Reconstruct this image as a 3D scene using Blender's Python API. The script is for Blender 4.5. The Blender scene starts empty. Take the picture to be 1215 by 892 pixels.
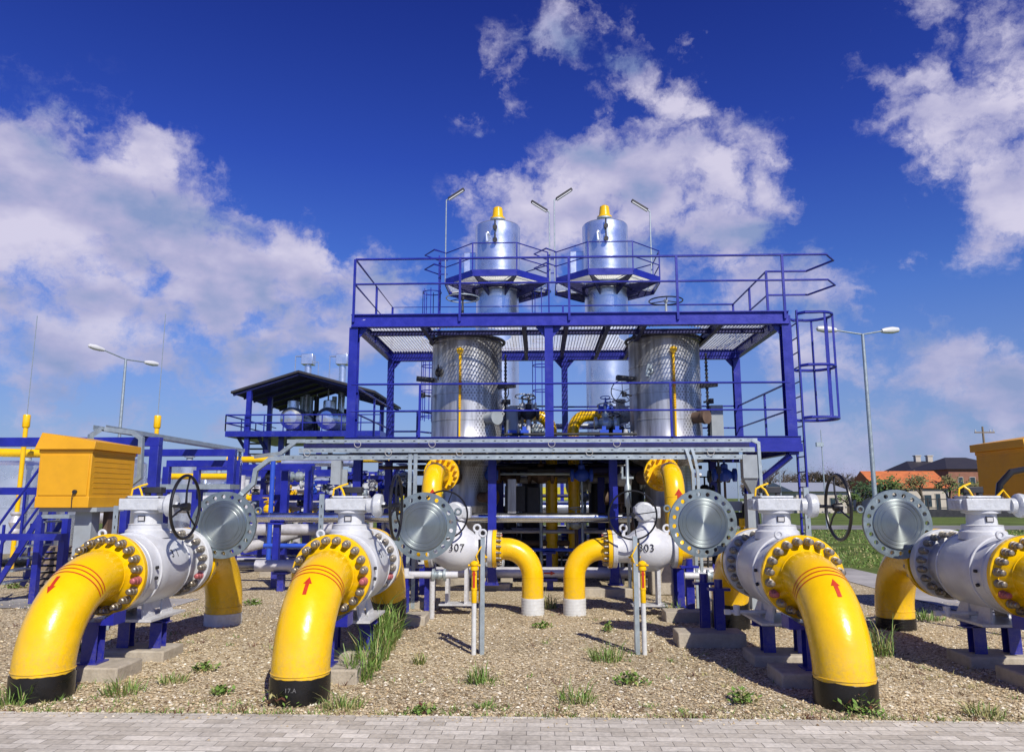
import bpy, math, random
from math import sin, cos, pi, radians as R
from mathutils import Vector, Matrix, noise
random.seed(7)
scene = bpy.context.scene
COL = scene.collection
V = Vector
# ------------------------------------------------------------------ camera model (used to read real positions off measured depths)
F = 890.; PT = R(9.2); YW = R(2.05); EYE = 1.74
def at(u, v, Y):
    a = (u-607.5)/F; b = (446-v)/F
    x = a; y = cos(PT)-b*sin(PT); z = sin(PT)+b*cos(PT)
    X = x*cos(YW)-y*sin(YW); Y2 = x*sin(YW)+y*cos(YW)
    t = Y/Y2
    return V((X*t, Y, z*t+EYE))
def ax(u, Y): return at(u, 590, Y).x
def az(v, Y, u=640): return at(u, v, Y).z

# ------------------------------------------------------------------ materials
MATS = {}
def nt(m):
    m.use_nodes = True
    return m.node_tree.nodes, m.node_tree.links
def link(l, a, b): l.new(a, b)
def mat(name, col, rough=.5, metal=0., var=.12, scale=6., bump=0., bscale=60., dirt=None, dirtamt=0., coat=0., spec=.5, aniso=0., rvar=.08):
    m = bpy.data.materials.new(name); n, l = nt(m)
    p = n['Principled BSDF']
    p.inputs['Metallic'].default_value = metal
    p.inputs['Coat Weight'].default_value = coat
    p.inputs['Coat Roughness'].default_value = .12
    p.inputs['Specular IOR Level'].default_value = spec
    tc = n.new('ShaderNodeTexCoord')
    nz = n.new('ShaderNodeTexNoise'); nz.inputs['Scale'].default_value = scale; nz.inputs['Detail'].default_value = 6; nz.inputs['Roughness'].default_value = .65
    l.new(tc.outputs['Object'], nz.inputs['Vector'])
    mr = n.new('ShaderNodeMapRange'); mr.inputs['From Min'].default_value = .3; mr.inputs['From Max'].default_value = .7
    mr.inputs['To Min'].default_value = 1-var; mr.inputs['To Max'].default_value = 1+var
    l.new(nz.outputs['Fac'], mr.inputs['Value'])
    mx = n.new('ShaderNodeVectorMath'); mx.operation = 'SCALE'; mx.inputs[0].default_value = col[:3]
    l.new(mr.outputs['Result'], mx.inputs['Scale'])
    out = mx.outputs['Vector']
    if dirt:
        n2 = n.new('ShaderNodeTexNoise'); n2.inputs['Scale'].default_value = scale*.6; n2.inputs['Detail'].default_value = 8; n2.inputs['Roughness'].default_value = .75
        l.new(tc.outputs['Object'], n2.inputs['Vector'])
        r2 = n.new('ShaderNodeMapRange'); r2.inputs['From Min'].default_value = .52; r2.inputs['From Max'].default_value = .78
        r2.inputs['To Max'].default_value = dirtamt
        l.new(n2.outputs['Fac'], r2.inputs['Value'])
        mm = n.new('ShaderNodeMix'); mm.data_type = 'RGBA'
        l.new(r2.outputs['Result'], mm.inputs[0]); l.new(out, mm.inputs[6]); mm.inputs[7].default_value = (*dirt, 1)
        out = mm.outputs[2]
    l.new(out, p.inputs['Base Color'])
    rr = n.new('ShaderNodeMapRange'); rr.inputs['From Min'].default_value = .3; rr.inputs['From Max'].default_value = .7
    rr.inputs['To Min'].default_value = max(.02, rough-rvar); rr.inputs['To Max'].default_value = min(1, rough+rvar)
    l.new(nz.outputs['Fac'], rr.inputs['Value']); l.new(rr.outputs['Result'], p.inputs['Roughness'])
    if aniso: p.inputs['Anisotropic'].default_value = aniso
    if bump:
        nb = n.new('ShaderNodeTexNoise'); nb.inputs['Scale'].default_value = bscale; nb.inputs['Detail'].default_value = 4
        l.new(tc.outputs['Object'], nb.inputs['Vector'])
        bp = n.new('ShaderNodeBump'); bp.inputs['Strength'].default_value = bump; bp.inputs['Distance'].default_value = .01
        l.new(nb.outputs['Fac'], bp.inputs['Height']); l.new(bp.outputs['Normal'], p.inputs['Normal'])
    MATS[name] = m
    return m
yellow = mat('yellow_paint', (.88, .53, .001), .27, var=.09, scale=2.6, bump=.20, bscale=22, dirt=(.45, .24, .02), dirtamt=.5, coat=.3)
def dust(m, z0, z1, col, amt):
    n, l = m.node_tree.nodes, m.node_tree.links; p = n['Principled BSDF']; src = p.inputs['Base Color'].links[0].from_socket
    tc = n.new('ShaderNodeTexCoord'); sp = n.new('ShaderNodeSeparateXYZ'); l.new(tc.outputs['Object'], sp.inputs[0])
    mr = n.new('ShaderNodeMapRange'); mr.inputs['From Min'].default_value = z1; mr.inputs['From Max'].default_value = z0; l.new(sp.outputs['Z'], mr.inputs['Value'])
    nz = n.new('ShaderNodeTexNoise'); nz.inputs['Scale'].default_value = 24; nz.inputs['Detail'].default_value = 9; nz.inputs['Roughness'].default_value = .8; l.new(tc.outputs['Object'], nz.inputs['Vector'])
    r2 = n.new('ShaderNodeMapRange'); r2.inputs['From Min'].default_value = .42; r2.inputs['From Max'].default_value = .62; r2.inputs['To Max'].default_value = amt; l.new(nz.outputs['Fac'], r2.inputs['Value'])
    mu = n.new('ShaderNodeMath'); mu.operation = 'MULTIPLY'; l.new(mr.outputs[0], mu.inputs[0]); l.new(r2.outputs[0], mu.inputs[1])
    # fine scattered scuffs and flecks over the whole surface
    sc = n.new('ShaderNodeTexNoise'); sc.inputs['Scale'].default_value = 9; sc.inputs['Detail'].default_value = 12; sc.inputs['Roughness'].default_value = .85; l.new(tc.outputs['Object'], sc.inputs['Vector'])
    r3 = n.new('ShaderNodeMapRange'); r3.inputs['From Min'].default_value = .66; r3.inputs['From Max'].default_value = .70; r3.inputs['To Max'].default_value = amt; l.new(sc.outputs['Fac'], r3.inputs['Value'])
    mx2 = n.new('ShaderNodeMath'); mx2.operation = 'MAXIMUM'; l.new(mu.outputs[0], mx2.inputs[0]); l.new(r3.outputs[0], mx2.inputs[1])
    mm = n.new('ShaderNodeMix'); mm.data_type = 'RGBA'; l.new(mx2.outputs[0], mm.inputs[0]); l.new(src, mm.inputs[6]); mm.inputs[7].default_value = (*col, 1); l.new(mm.outputs[2], p.inputs['Base Color'])
dust(yellow, .16, .6, (.42, .30, .13), .6)
cabyel = mat('cabinet_yellow', (.70, .35, .008), .5, var=.06, scale=3, dirt=(.4, .17, .03), dirtamt=.25, bump=.1, bscale=8)
blue = mat('blue_paint', (.012, .019, .29), .38, var=.22, scale=3, bump=.12, bscale=20, dirt=(.10, .12, .30), dirtamt=.5, coat=.15)
bluew = mat('worn_blue_paint', (.014, .021, .32), .42, var=.2, scale=5, bump=.2, bscale=25, dirt=(.55, .55, .75), dirtamt=1.)
for nd in bluew.node_tree.nodes:
    if nd.type == 'MAP_RANGE' and abs(nd.inputs['From Min'].default_value-.52) < 1e-3: nd.inputs['From Min'].default_value = .66; nd.inputs['From Max'].default_value = .70
ltblue = mat('light_blue_paint', (.03, .09, .55), .4, var=.1)
white = mat('white_paint', (.58, .60, .63), .38, var=.08, scale=4, bump=.22, bscale=38, dirt=(.33, .30, .28), dirtamt=.5, coat=.1)
dust(white, .35, .75, (.30, .25, .20), .55)
offwht = mat('grey_white_plastic_wrap', (.52, .55, .58), .30, var=.12, scale=12, bump=.9, bscale=18, dirt=(.35, .34, .32), dirtamt=.4)
dust(blue, .1, .5, (.16, .14, .14), .45)
greyp = mat('grey_paint', (.30, .34, .37), .5, var=.12, scale=5, dirt=(.2, .17, .14), dirtamt=.4)
galv = mat('galvanised_steel', (.40, .47, .50), .45, .55, var=.15, scale=9, dirt=(.22, .23, .23), dirtamt=.4)
grate = mat('grating_steel', (.78, .80, .78), .5, .2, var=.1)
alu = mat('aluminium_cladding', (.74, .78, .84), .23, 1., var=.07, scale=2, bump=.12, bscale=5, rvar=.07, dirt=(.45, .42, .40), dirtamt=.4)
ventmetal = mat('vent_stack_cladding', (.72, .78, .86), .3, .85, var=.07, scale=2, bump=.1, bscale=3)
bolt_m = mat('bolt_metal', (.30, .275, .235), .42, .8, var=.35, scale=40, dirt=(.22, .12, .06), dirtamt=.7)
boltred = mat('red_oxide_bolt', (.42, .12, .13), .5, .3)
black = mat('black_rubber', (.006, .006, .007), .3, var=.3, scale=9, bump=.2, bscale=20, dirt=(.06, .05, .04), dirtamt=.15)
wheelm = mat('black_enamel', (.010, .010, .012), .35, .0, var=.2)
redp = mat('red_paint', (.50, .035, .008), .5, var=.15, scale=30)
chalk = mat('chalk_white', (.5, .5, .5), .8)
chalkd = mat('faded_chalk', (.16, .16, .16), .8)
inkm = mat('black_stencil', (.02, .02, .025), .6)
conc = mat('concrete', (.40, .36, .29), .9, var=.2, scale=7, bump=.7, bscale=35, dirt=(.2, .16, .11), dirtamt=.6)
sleeve = mat('white_sleeve', (.60, .62, .62), .6, var=.12, scale=9, dirt=(.3, .28, .24), dirtamt=.6, bump=.3, bscale=25)
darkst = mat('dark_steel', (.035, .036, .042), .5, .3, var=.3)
rustst = mat('rusty_steel', (.13, .085, .06), .7, .2, var=.35, scale=5)
wood = mat('weathered_wood', (.22, .17, .12), .85, var=.3, scale=8)
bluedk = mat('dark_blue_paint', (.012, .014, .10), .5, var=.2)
wrapw = mat('insulation_wrap', (.55, .55, .58), .45, .25, var=.15, scale=7, bump=.5, bscale=12)

def emis_lamp(): return mat('lamp_cover', (.62, .64, .66), .3, var=.03)
lampc = emis_lamp()
roofor = mat('orange_roof_tiles', (.50, .15, .05), .8, var=.25, scale=1.2)
roofdk = mat('dark_roof_sheet', (.03, .028, .035), .6, var=.2, scale=2)
roofgr = mat('grey_roof_sheet', (.32, .35, .40), .5, var=.1)
plaster = mat('pale_plaster', (.50, .46, .40), .85, var=.1, scale=1)
brickm = mat('brick_wall', (.26, .12, .08), .85, var=.2, scale=2)
glass = mat('window_glass', (.03, .05, .07), .08, var=.1)
bark = mat('bark', (.10, .08, .06), .9, var=.3)
leafs = [mat('leaf_green', (.08, .14, .03), .6, var=.5, scale=.6), mat('leaf_olive', (.17, .16, .06), .65, var=.4, scale=.6),
         mat('twig_brown', (.12, .095, .075), .8, var=.4, scale=.6), mat('leaf_dark', (.03, .07, .02), .6, var=.4, scale=.6)]
gr_a = mat('grass_blade', (.14, .24, .045), .55, var=.35, scale=9)
gr_b = mat('grass_blade_dry', (.36, .33, .14), .65, var=.3, scale=9)
gr_r = mat('red_weed_leaf', (.10, .035, .02), .65, var=.35, scale=9)

def machined():
    m = bpy.data.materials.new('machined_steel'); n, l = nt(m); p = n['Principled BSDF']
    p.inputs['Metallic'].default_value = .9; p.inputs['Anisotropic'].default_value = .8; p.inputs['Anisotropic Rotation'].default_value = .25; p.inputs['Roughness'].default_value = .36
    tg = n.new('ShaderNodeTangent'); tg.direction_type = 'RADIAL'; tg.axis = 'Y'; l.new(tg.outputs['Tangent'], p.inputs['Tangent'])
    tc = n.new('ShaderNodeTexCoord'); sp = n.new('ShaderNodeSeparateXYZ'); l.new(tc.outputs['Object'], sp.inputs[0])
    cb = n.new('ShaderNodeCombineXYZ'); l.new(sp.outputs['X'], cb.inputs['X']); l.new(sp.outputs['Z'], cb.inputs['Y'])
    ln = n.new('ShaderNodeVectorMath'); ln.operation = 'LENGTH'; l.new(cb.outputs[0], ln.inputs[0])
    nz = n.new('ShaderNodeTexNoise'); nz.noise_dimensions = '1D'; nz.inputs['Scale'].default_value = 120; nz.inputs['Detail'].default_value = 2
    l.new(ln.outputs['Value'], nz.inputs['W'])
    n2 = n.new('ShaderNodeTexNoise'); n2.inputs['Scale'].default_value = 7; n2.inputs['Detail'].default_value = 6; l.new(tc.outputs['Object'], n2.inputs['Vector'])
    ad = n.new('ShaderNodeMath'); ad.operation = 'ADD'; l.new(nz.outputs['Fac'], ad.inputs[0]); l.new(n2.outputs['Fac'], ad.inputs[1])
    cr = n.new('ShaderNodeMapRange'); cr.inputs['From Min'].default_value = .7; cr.inputs['From Max'].default_value = 1.3; cr.inputs['To Min'].default_value = .80; cr.inputs['To Max'].default_value = 1.06
    l.new(ad.outputs[0], cr.inputs['Value'])
    sc = n.new('ShaderNodeVectorMath'); sc.operation = 'SCALE'; sc.inputs[0].default_value = (.36, .41, .41); l.new(cr.outputs[0], sc.inputs['Scale'])
    l.new(sc.outputs[0], p.inputs['Base Color'])
    return m
disc_m = machined()
flange_m = mat('zinc_flange', (.25, .31, .33), .42, .65, var=.15, scale=12, dirt=(.22, .25, .27), dirtamt=.5)

def perforated():
    m = bpy.data.materials.new('perforated_cladding'); n, l = nt(m); p = n['Principled BSDF']
    tc = n.new('ShaderNodeTexCoord'); sp = n.new('ShaderNodeSeparateXYZ'); l.new(tc.outputs['Object'], sp.inputs[0])
    def M(op, a, b=None, c=None):
        q = n.new('ShaderNodeMath'); q.operation = op
        for i, s in enumerate((a, b, c)):
            if s is None: continue
            if hasattr(s, 'links'): l.new(s, q.inputs[i])
            else: q.inputs[i].default_value = s
        return q.outputs[0]
    ang = M('MULTIPLY', M('ARCTAN2', sp.outputs['Y'], sp.outputs['X']), .75)
    a1 = M('SINE', M('MULTIPLY', M('ADD', ang, M('MULTIPLY', sp.outputs['Z'], .6)), 88.))
    a2 = M('SINE', M('MULTIPLY', M('SUBTRACT', ang, M('MULTIPLY', sp.outputs['Z'], .6)), 88.))
    hole = M('GREATER_THAN', M('MINIMUM', a1, a2), .0)
    nz = n.new('ShaderNodeTexNoise'); nz.inputs['Scale'].default_value = .85; nz.inputs['Detail'].default_value = 1; l.new(tc.outputs['Object'], nz.inputs['Vector'])
    # perforations only show on the side facing right/front, in overlapping sheets
    side = M('ADD', M('MULTIPLY', sp.outputs['X'], .45), nz.outputs['Fac'])
    mk = n.new('ShaderNodeMapRange'); mk.inputs['From Min'].default_value = .46; mk.inputs['From Max'].default_value = .54; l.new(side, mk.inputs['Value'])
    fac = M('MULTIPLY', hole, mk.outputs[0])
    st = n.new('ShaderNodeTexNoise'); st.inputs['Scale'].default_value = 3; st.inputs['Detail'].default_value = 6
    mp = n.new('ShaderNodeMapping'); mp.inputs['Scale'].default_value = (3, 3, .35); l.new(tc.outputs['Object'], mp.inputs[0]); l.new(mp.outputs[0], st.inputs['Vector'])
    cr = n.new('ShaderNodeValToRGB'); l.new(st.outputs['Fac'], cr.inputs[0])
    cr.color_ramp.elements[0].position = .32; cr.color_ramp.elements[0].color = (.30, .29, .28, 1)
    cr.color_ramp.elements[1].position = .62; cr.color_ramp.elements[1].color = (.62, .64, .67, 1)
    mm = n.new('ShaderNodeMix'); mm.data_type = 'RGBA'; l.new(fac, mm.inputs[0]); l.new(cr.outputs[0], mm.inputs[6]); mm.inputs[7].default_value = (.24, .24, .25, 1)
    l.new(mm.outputs[2], p.inputs['Base Color'])
    p.inputs['Metallic'].default_value = .72
    rr = n.new('ShaderNodeMapRange'); rr.inputs['To Min'].default_value = .3; rr.inputs['To Max'].default_value = .5; l.new(st.outputs['Fac'], rr.inputs['Value']); l.new(rr.outputs[0], p.inputs['Roughness'])
    return m
perf = perforated()

# ------------------------------------------------------------------ mesh builder
class MB:
    def __init__(s): s.v = []; s.f = []; s.m = []
    def add(s, vs, fs, mi=0):
        o = len(s.v); s.v += [tuple(p) for p in vs]; s.f += [tuple(i+o for i in f) for f in fs]; s.m += [mi]*len(fs); return s
    def box(s, c, d, mi=0, rot=None):
        hx, hy, hz = d[0]/2, d[1]/2, d[2]/2
        P = [V((x, y, z)) for x in (-hx, hx) for y in (-hy, hy) for z in (-hz, hz)]
        if rot is not None: P = [rot @ p for p in P]
        c = V(c); P = [p+c for p in P]
        return s.add(P, [(0, 1, 3, 2), (4, 6, 7, 5), (0, 4, 5, 1), (2, 3, 7, 6), (0, 2, 6, 4), (1, 5, 7, 3)], mi)
    def bx(s, x0, x1, y0, y1, z0, z1, mi=0):
        return s.box(((x0+x1)/2, (y0+y1)/2, (z0+z1)/2), (abs(x1-x0), abs(y1-y0), abs(z1-z0)), mi)
    def beam(s, a, b, w, h, mi=0):
        a = V(a); b = V(b); d = b-a; L = d.length; d.normalize()
        up = V((0, 0, 1)) if abs(d.z) < .95 else V((0, 1, 0))
        x = d.cross(up).normalized(); y = x.cross(d).normalized()
        rot = Matrix((x, d, y)).transposed()
        return s.box((a+b)/2, (w, L, h), mi, rot)
    def ibeam(s, a, b, w, h, t=.012, mi=0):
        a = V(a); b = V(b); d = (b-a).normalized()
        up = V((0, 0, 1)) if abs(d.z) < .95 else V((0, 1, 0))
        x = d.cross(up).normalized(); y = x.cross(d).normalized()
        s.beam(a+y*(h/2-t/2), b+y*(h/2-t/2), w, t, mi); s.beam(a-y*(h/2-t/2), b-y*(h/2-t/2), w, t, mi)
        s.beam(a, b, t, h-2*t, mi); return s
    def tube(s, pts, r, n=12, caps=True, mi=0, closed=False):
        pts = [V(p) for p in pts]; N = len(pts)
        rs = r if isinstance(r, (list, tuple)) else [r]*N
        T = []
        for i in range(N):
            if closed: t = (pts[(i+1) % N]-pts[i]).normalized()+(pts[i]-pts[i-1]).normalized()
            elif i == 0: t = pts[1]-pts[0]
            elif i == N-1: t = pts[-1]-pts[-2]
            else: t = (pts[i+1]-pts[i]).normalized()+(pts[i]-pts[i-1]).normalized()
            T.append(t.normalized())
        up = V((0, 0, 1)) if abs(T[0].z) < .9 else V((1, 0, 0))
        x = T[0].cross(up).normalized(); vs = []
        for i in range(N):
            x = (x-T[i]*x.dot(T[i])).normalized(); y = T[i].cross(x)
            k = 1.
            if 0 < i < N-1 or closed:
                c = (pts[i]-pts[i-1]).normalized().dot(T[i]); k = 1/max(.6, c)
            for j in range(n):
                a = 2*pi*(j+.5)/n
                vs.append(pts[i]+(x*cos(a)+y*sin(a))*rs[i]*(k if n <= 6 else 1))
        fs = []
        for i in range(N if closed else N-1):
            for j in range(n):
                a = i*n+j; b = i*n+(j+1) % n; c = ((i+1) % N)*n+(j+1) % n; d = ((i+1) % N)*n+j
                fs.append((a, b, c, d))
        if caps and not closed: fs.append(tuple(range(n-1, -1, -1))); fs.append(tuple((N-1)*n+j for j in range(n)))
        return s.add(vs, fs, mi)
    def cyl(s, a, b, r, n=16, mi=0, r2=None): return s.tube([a, b], [r, r if r2 is None else r2], n, True, mi)
    def lathe(s, prof, o=(0, 0, 0), axis=(0, 0, 1), n=32, mi=0, mis=None):
        o = V(o); ax_ = V(axis).normalized(); up = V((0, 0, 1)) if abs(ax_.z) < .9 else V((1, 0, 0))
        x = ax_.cross(up).normalized(); y = ax_.cross(x)
        base = len(s.v); vs = []; fs = []; ms = []
        for (r, t) in prof:
            for j in range(n):
                a = 2*pi*j/n; vs.append(o+ax_*t+(x*cos(a)+y*sin(a))*max(r, 1e-4))
        for i in range(len(prof)-1):
            for j in range(n):
                fs.append((i*n+j, i*n+(j+1) % n, (i+1)*n+(j+1) % n, (i+1)*n+j)); ms.append(mis[i] if mis else mi)
        s.v += [tuple(p) for p in vs]; s.f += [tuple(i+base for i in f) for f in fs]; s.m += ms
        return s
    def ring(s, c, nrm, Rr, r, n=40, k=8, mi=0, a0=0, a1=2*pi):
        c = V(c); nrm = V(nrm).normalized(); up = V((0, 0, 1)) if abs(nrm.z) < .9 else V((1, 0, 0))
        x = nrm.cross(up).normalized(); y = nrm.cross(x)
        full = abs(a1-a0-2*pi) < 1e-4
        pts = [c+(x*cos(a0+(a1-a0)*i/n)+y*sin(a0+(a1-a0)*i/n))*Rr for i in range(n if full else n+1)]
        return s.tube(pts, r, k, True, mi, full)
    def mesh(s, name, mats, bevel=0, ang=32):
        me = bpy.data.meshes.new(name); me.from_pydata(s.v, [], s.f)
        for m in (mats if isinstance(mats, (list, tuple)) else [mats]): me.materials.append(m)
        me.polygons.foreach_set('material_index', s.m)
        me.polygons.foreach_set('use_smooth', [True]*len(s.f))
        me.update()
        import bmesh
        bm = bmesh.new(); bm.from_mesh(me); bmesh.ops.recalc_face_normals(bm, faces=bm.faces); bm.to_mesh(me); bm.free()
        me.set_sharp_from_angle(angle=R(ang))
        return me
    def build(s, name, mats, parent=None, loc=(0, 0, 0), bevel=0, ang=32):
        o = bpy.data.objects.new(name, s.mesh(name, mats, ang=ang)); COL.objects.link(o); o.location = loc
        if parent: o.parent = parent
        if bevel:
            b = o.modifiers.new('bevel', 'BEVEL'); b.width = bevel; b.segments = 2; b.limit_method = 'ANGLE'; b.angle_limit = R(40)
        return o
def tag(o, label=None, cat=None, group=None, kind=None):
    if label: o['label'] = label
    if cat: o['category'] = cat
    if group: o['group'] = group
    if kind: o['kind'] = kind
    return o
def empty(name, loc, label, cat, group=None, rz=0):
    o = bpy.data.objects.new(name, None); COL.objects.link(o); o.location = loc; o.rotation_euler = (0, 0, rz)
    return tag(o, label, cat, group)
def inst(name, me, parent, loc=(0, 0, 0), rot=(0, 0, 0), scale=(1, 1, 1)):
    o = bpy.data.objects.new(name, me); COL.objects.link(o); o.location = loc; o.rotation_euler = rot; o.scale = scale; o.parent = parent; return o
def copy_tree(o, parent=None):
    c = o.copy(); COL.objects.link(c); c.parent = parent
    for ch in list(o.children): copy_tree(ch, c)
    return c
def arc(c, r, a0, a1, n, plane='YZ'):
    out = []
    for i in range(n+1):
        a = a0+(a1-a0)*i/n
        if plane == 'YZ': out.append(V((c[0], c[1]+r*cos(a), c[2]+r*sin(a))))
        else: out.append(V((c[0]+r*cos(a), c[1], c[2]+r*sin(a))))
    return out
def textmesh(txt, size, m, extr=.002, name='number'):
    cu = bpy.data.curves.new(name, 'FONT'); cu.body = txt; cu.size = size; cu.extrude = extr; cu.align_x = 'CENTER'; cu.align_y = 'CENTER'; cu.space_character = 1.1
    ob = bpy.data.objects.new(name, cu); COL.objects.link(ob)
    bpy.context.view_layer.update()
    me = bpy.data.meshes.new_from_object(ob.evaluated_get(bpy.context.evaluated_depsgraph_get()))
    bpy.data.objects.remove(ob); me.materials.clear(); me.materials.append(m); me.name = name
    return me
def holed_disc(Rr, holes, th, m, name):
    cu = bpy.data.curves.new(name, 'CURVE'); cu.dimensions = '2D'; cu.fill_mode = 'BOTH'; cu.extrude = th/2
    def circ(cx, cy, r, n):
        sp = cu.splines.new('POLY'); sp.points.add(n-1); sp.use_cyclic_u = True
        for i in range(n): a = 2*pi*i/n; sp.points[i].co = (cx+r*cos(a), cy+r*sin(a), 0, 1)
    circ(0, 0, Rr, 72)
    for (x, y, r) in holes: circ(x, y, r, 16)
    ob = bpy.data.objects.new(name, cu); COL.objects.link(ob); bpy.context.view_layer.update()
    me = bpy.data.meshes.new_from_object(ob.evaluated_get(bpy.context.evaluated_depsgraph_get())); bpy.data.objects.remove(ob)
    me.transform(Matrix.Rotation(pi/2, 4, 'X')); me.materials.clear(); me.materials.append(m); me.set_sharp_from_angle(angle=R(30)); me.name = name
    return me

# ------------------------------------------------------------------ ground
def sheet(name, poly, z, m, label=None):
    mb = MB(); mb.add([(x, y, z) for x, y in poly], [tuple(range(len(poly)))])
    o = mb.build(name, m); tag(o, label, None, None, 'structure'); return o
def ground_mat(name, cols, scale, bump=.6, bd=.02, rough=.95, big=.35, cell=None):
    m = bpy.data.materials.new(name); n, l = nt(m); p = n['Principled BSDF']; p.inputs['Roughness'].default_value = rough; p.inputs['Specular IOR Level'].default_value = .2
    tc = n.new('ShaderNodeTexCoord')
    if cell:
        vo = n.new('ShaderNodeTexVoronoi'); vo.inputs['Scale'].default_value = cell; l.new(tc.outputs['Object'], vo.inputs['Vector'])
        sx = n.new('ShaderNodeSeparateColor'); l.new(vo.outputs['Color'], sx.inputs[0]); fac = sx.outputs[0]
    else:
        nz = n.new('ShaderNodeTexNoise'); nz.inputs['Scale'].default_value = scale; nz.inputs['Detail'].default_value = 8; nz.inputs['Roughness'].default_value = .7
        l.new(tc.outputs['Object'], nz.inputs['Vector']); fac = nz.outputs['Fac']
    cr = n.new('ShaderNodeValToRGB'); l.new(fac, cr.inputs[0])
    while len(cr.color_ramp.elements) < len(cols): cr.color_ramp.elements.new(.5)
    for i, c in enumerate(cols): e = cr.color_ramp.elements[i]; e.position = (.05+.9*i/(len(cols)-1)) if cell else (.3+.4*i/(len(cols)-1)); e.color = (*c, 1)
    n2 = n.new('ShaderNodeTexNoise'); n2.inputs['Scale'].default_value = .45; n2.inputs['Detail'].default_value = 6; l.new(tc.outputs['Object'], n2.inputs['Vector'])
    mr = n.new('ShaderNodeMapRange'); mr.inputs['From Min'].default_value = .3; mr.inputs['From Max'].default_value = .7; mr.inputs['To Min'].default_value = 1-big*1.3; mr.inputs['To Max'].default_value = 1+big*.5
    l.new(n2.outputs['Fac'], mr.inputs['Value'])
    sc = n.new('ShaderNodeVectorMath'); sc.operation = 'SCALE'; l.new(cr.outputs[0], sc.inputs[0]); l.new(mr.outputs[0], sc.inputs['Scale']); l.new(sc.outputs[0], p.inputs['Base Color'])
    bp = n.new('ShaderNodeBump'); bp.inputs['Strength'].default_value = bump; bp.inputs['Distance'].default_value = bd
    l.new(vo.outputs['Distance'] if cell else fac, bp.inputs['Height'])
    if cell: bp.invert = True
    l.new(bp.outputs[0], p.inputs['Normal'])
    return m
grass_m = ground_mat('meadow', [(.06, .10, .018), (.12, .17, .035), (.18, .21, .06)], 5, .8, .05)
gravel_m = ground_mat('gravel', [(.13, .09, .05), (.38, .30, .18), (.58, .48, .31), (.78, .70, .53)], 5, .9, .012, cell=55, big=.22)
asphalt_m = ground_mat('road_asphalt', [(.20, .20, .20), (.27, .27, .27)], 3, .2, .005)
slab_m = ground_mat('path_concrete', [(.33, .32, .32), (.45, .44, .44)], 4, .3, .005)
rape_m = ground_mat('rapeseed', [(.55, .50, .02), (.70, .62, .03)], .5, .3, .1)
rape2_m = ground_mat('young_crop', [(.12, .22, .03), (.20, .30, .05)], .5, .3, .1)
def paver_mat():
    m = bpy.data.materials.new('pavers'); n, l = nt(m); p = n['Principled BSDF']; p.inputs['Roughness'].default_value = .85
    tc = n.new('ShaderNodeTexCoord'); br = n.new('ShaderNodeTexBrick'); l.new(tc.outputs['Object'], br.inputs['Vector'])
    br.inputs['Scale'].default_value = 1; br.inputs['Brick Width'].default_value = .21; br.inputs['Row Height'].default_value = .105; br.inputs['Mortar Size'].default_value = .0035; br.inputs['Mortar Smooth'].default_value = .3
    br.inputs['Color1'].default_value = (.50, .46, .39, 1); br.inputs['Color2'].default_value = (.72, .68, .60, 1); br.inputs['Mortar'].default_value = (.26, .24, .21, 1); br.offset = .5
    nz = n.new('ShaderNodeTexNoise'); nz.inputs['Scale'].default_value = 30; nz.inputs['Detail'].default_value = 8; l.new(tc.outputs['Object'], nz.inputs['Vector'])
    n3 = n.new('ShaderNodeTexNoise'); n3.inputs['Scale'].default_value = 1.5; n3.inputs['Detail'].default_value = 5; l.new(tc.outputs['Object'], n3.inputs['Vector'])
    ad = n.new('ShaderNodeMath'); ad.operation = 'ADD'; l.new(nz.outputs['Fac'], ad.inputs[0]); l.new(n3.outputs['Fac'], ad.inputs[1])
    mr = n.new('ShaderNodeMapRange'); mr.inputs['From Min'].default_value = .6; mr.inputs['From Max'].default_value = 1.4; mr.inputs['To Min'].default_value = .62; mr.inputs['To Max'].default_value = 1.2; l.new(ad.outputs[0], mr.inputs['Value'])
    sc = n.new('ShaderNodeVectorMath'); sc.operation = 'SCALE'; l.new(br.outputs['Color'], sc.inputs[0]); l.new(mr.outputs[0], sc.inputs['Scale']); l.new(sc.outputs[0], p.inputs['Base Color'])
    bp = n.new('ShaderNodeBump'); bp.invert = True; bp.inputs['Strength'].default_value = .7; bp.inputs['Distance'].default_value = .006; l.new(br.outputs['Fac'], bp.inputs['Height'])
    b2 = n.new('ShaderNodeBump'); b2.inputs['Strength'].default_value = .25; b2.inputs['Distance'].default_value = .004; l.new(nz.outputs['Fac'], b2.inputs['Height']); l.new(bp.outputs[0], b2.inputs['Normal'])
    l.new(b2.outputs[0], p.inputs['Normal'])
    return m
sheet('ground', [(-900, -40), (900, -40), (900, 1500), (-900, 1500)], -.012, grass_m)
sheet('gravel_bed', [(-40, 6.37), (6.5, 6.37), (6.5, 30), (-40, 30)], -.004, gravel_m)
sheet('gravel_strip', [(6.5, 6.37), (20, 6.37), (20, 12.2), (7.8, 12.2), (6.5, 12.2)], -.0045, gravel_m)
sheet('concrete_path', [(6.5, 12.2), (7.75, 12.2), (7.75, 19.5), (6.5, 19.5)], .006, slab_m)
sheet('side_path', [(-13, 12.1), (-5.9, 12.1), (-5.9, 13.3), (-13, 13.3)], .006, slab_m)
sheet('road', [(7, 43), (140, 43), (140, 49.5), (7, 49.5)], .0, asphalt_m)
pv = MB().bx(-30, 30, -6, 6.36, -.06, .012); tag(pv.build('paving', paver_mat()), kind='structure')
mb = MB(); mb.add([(-90, 170, 0), (28, 170, 0), (28, 215, 1.2), (-90, 215, 1.2)], [(0, 1, 2, 3)]); tag(mb.build('crop_field', rape2_m), kind='structure')
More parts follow.
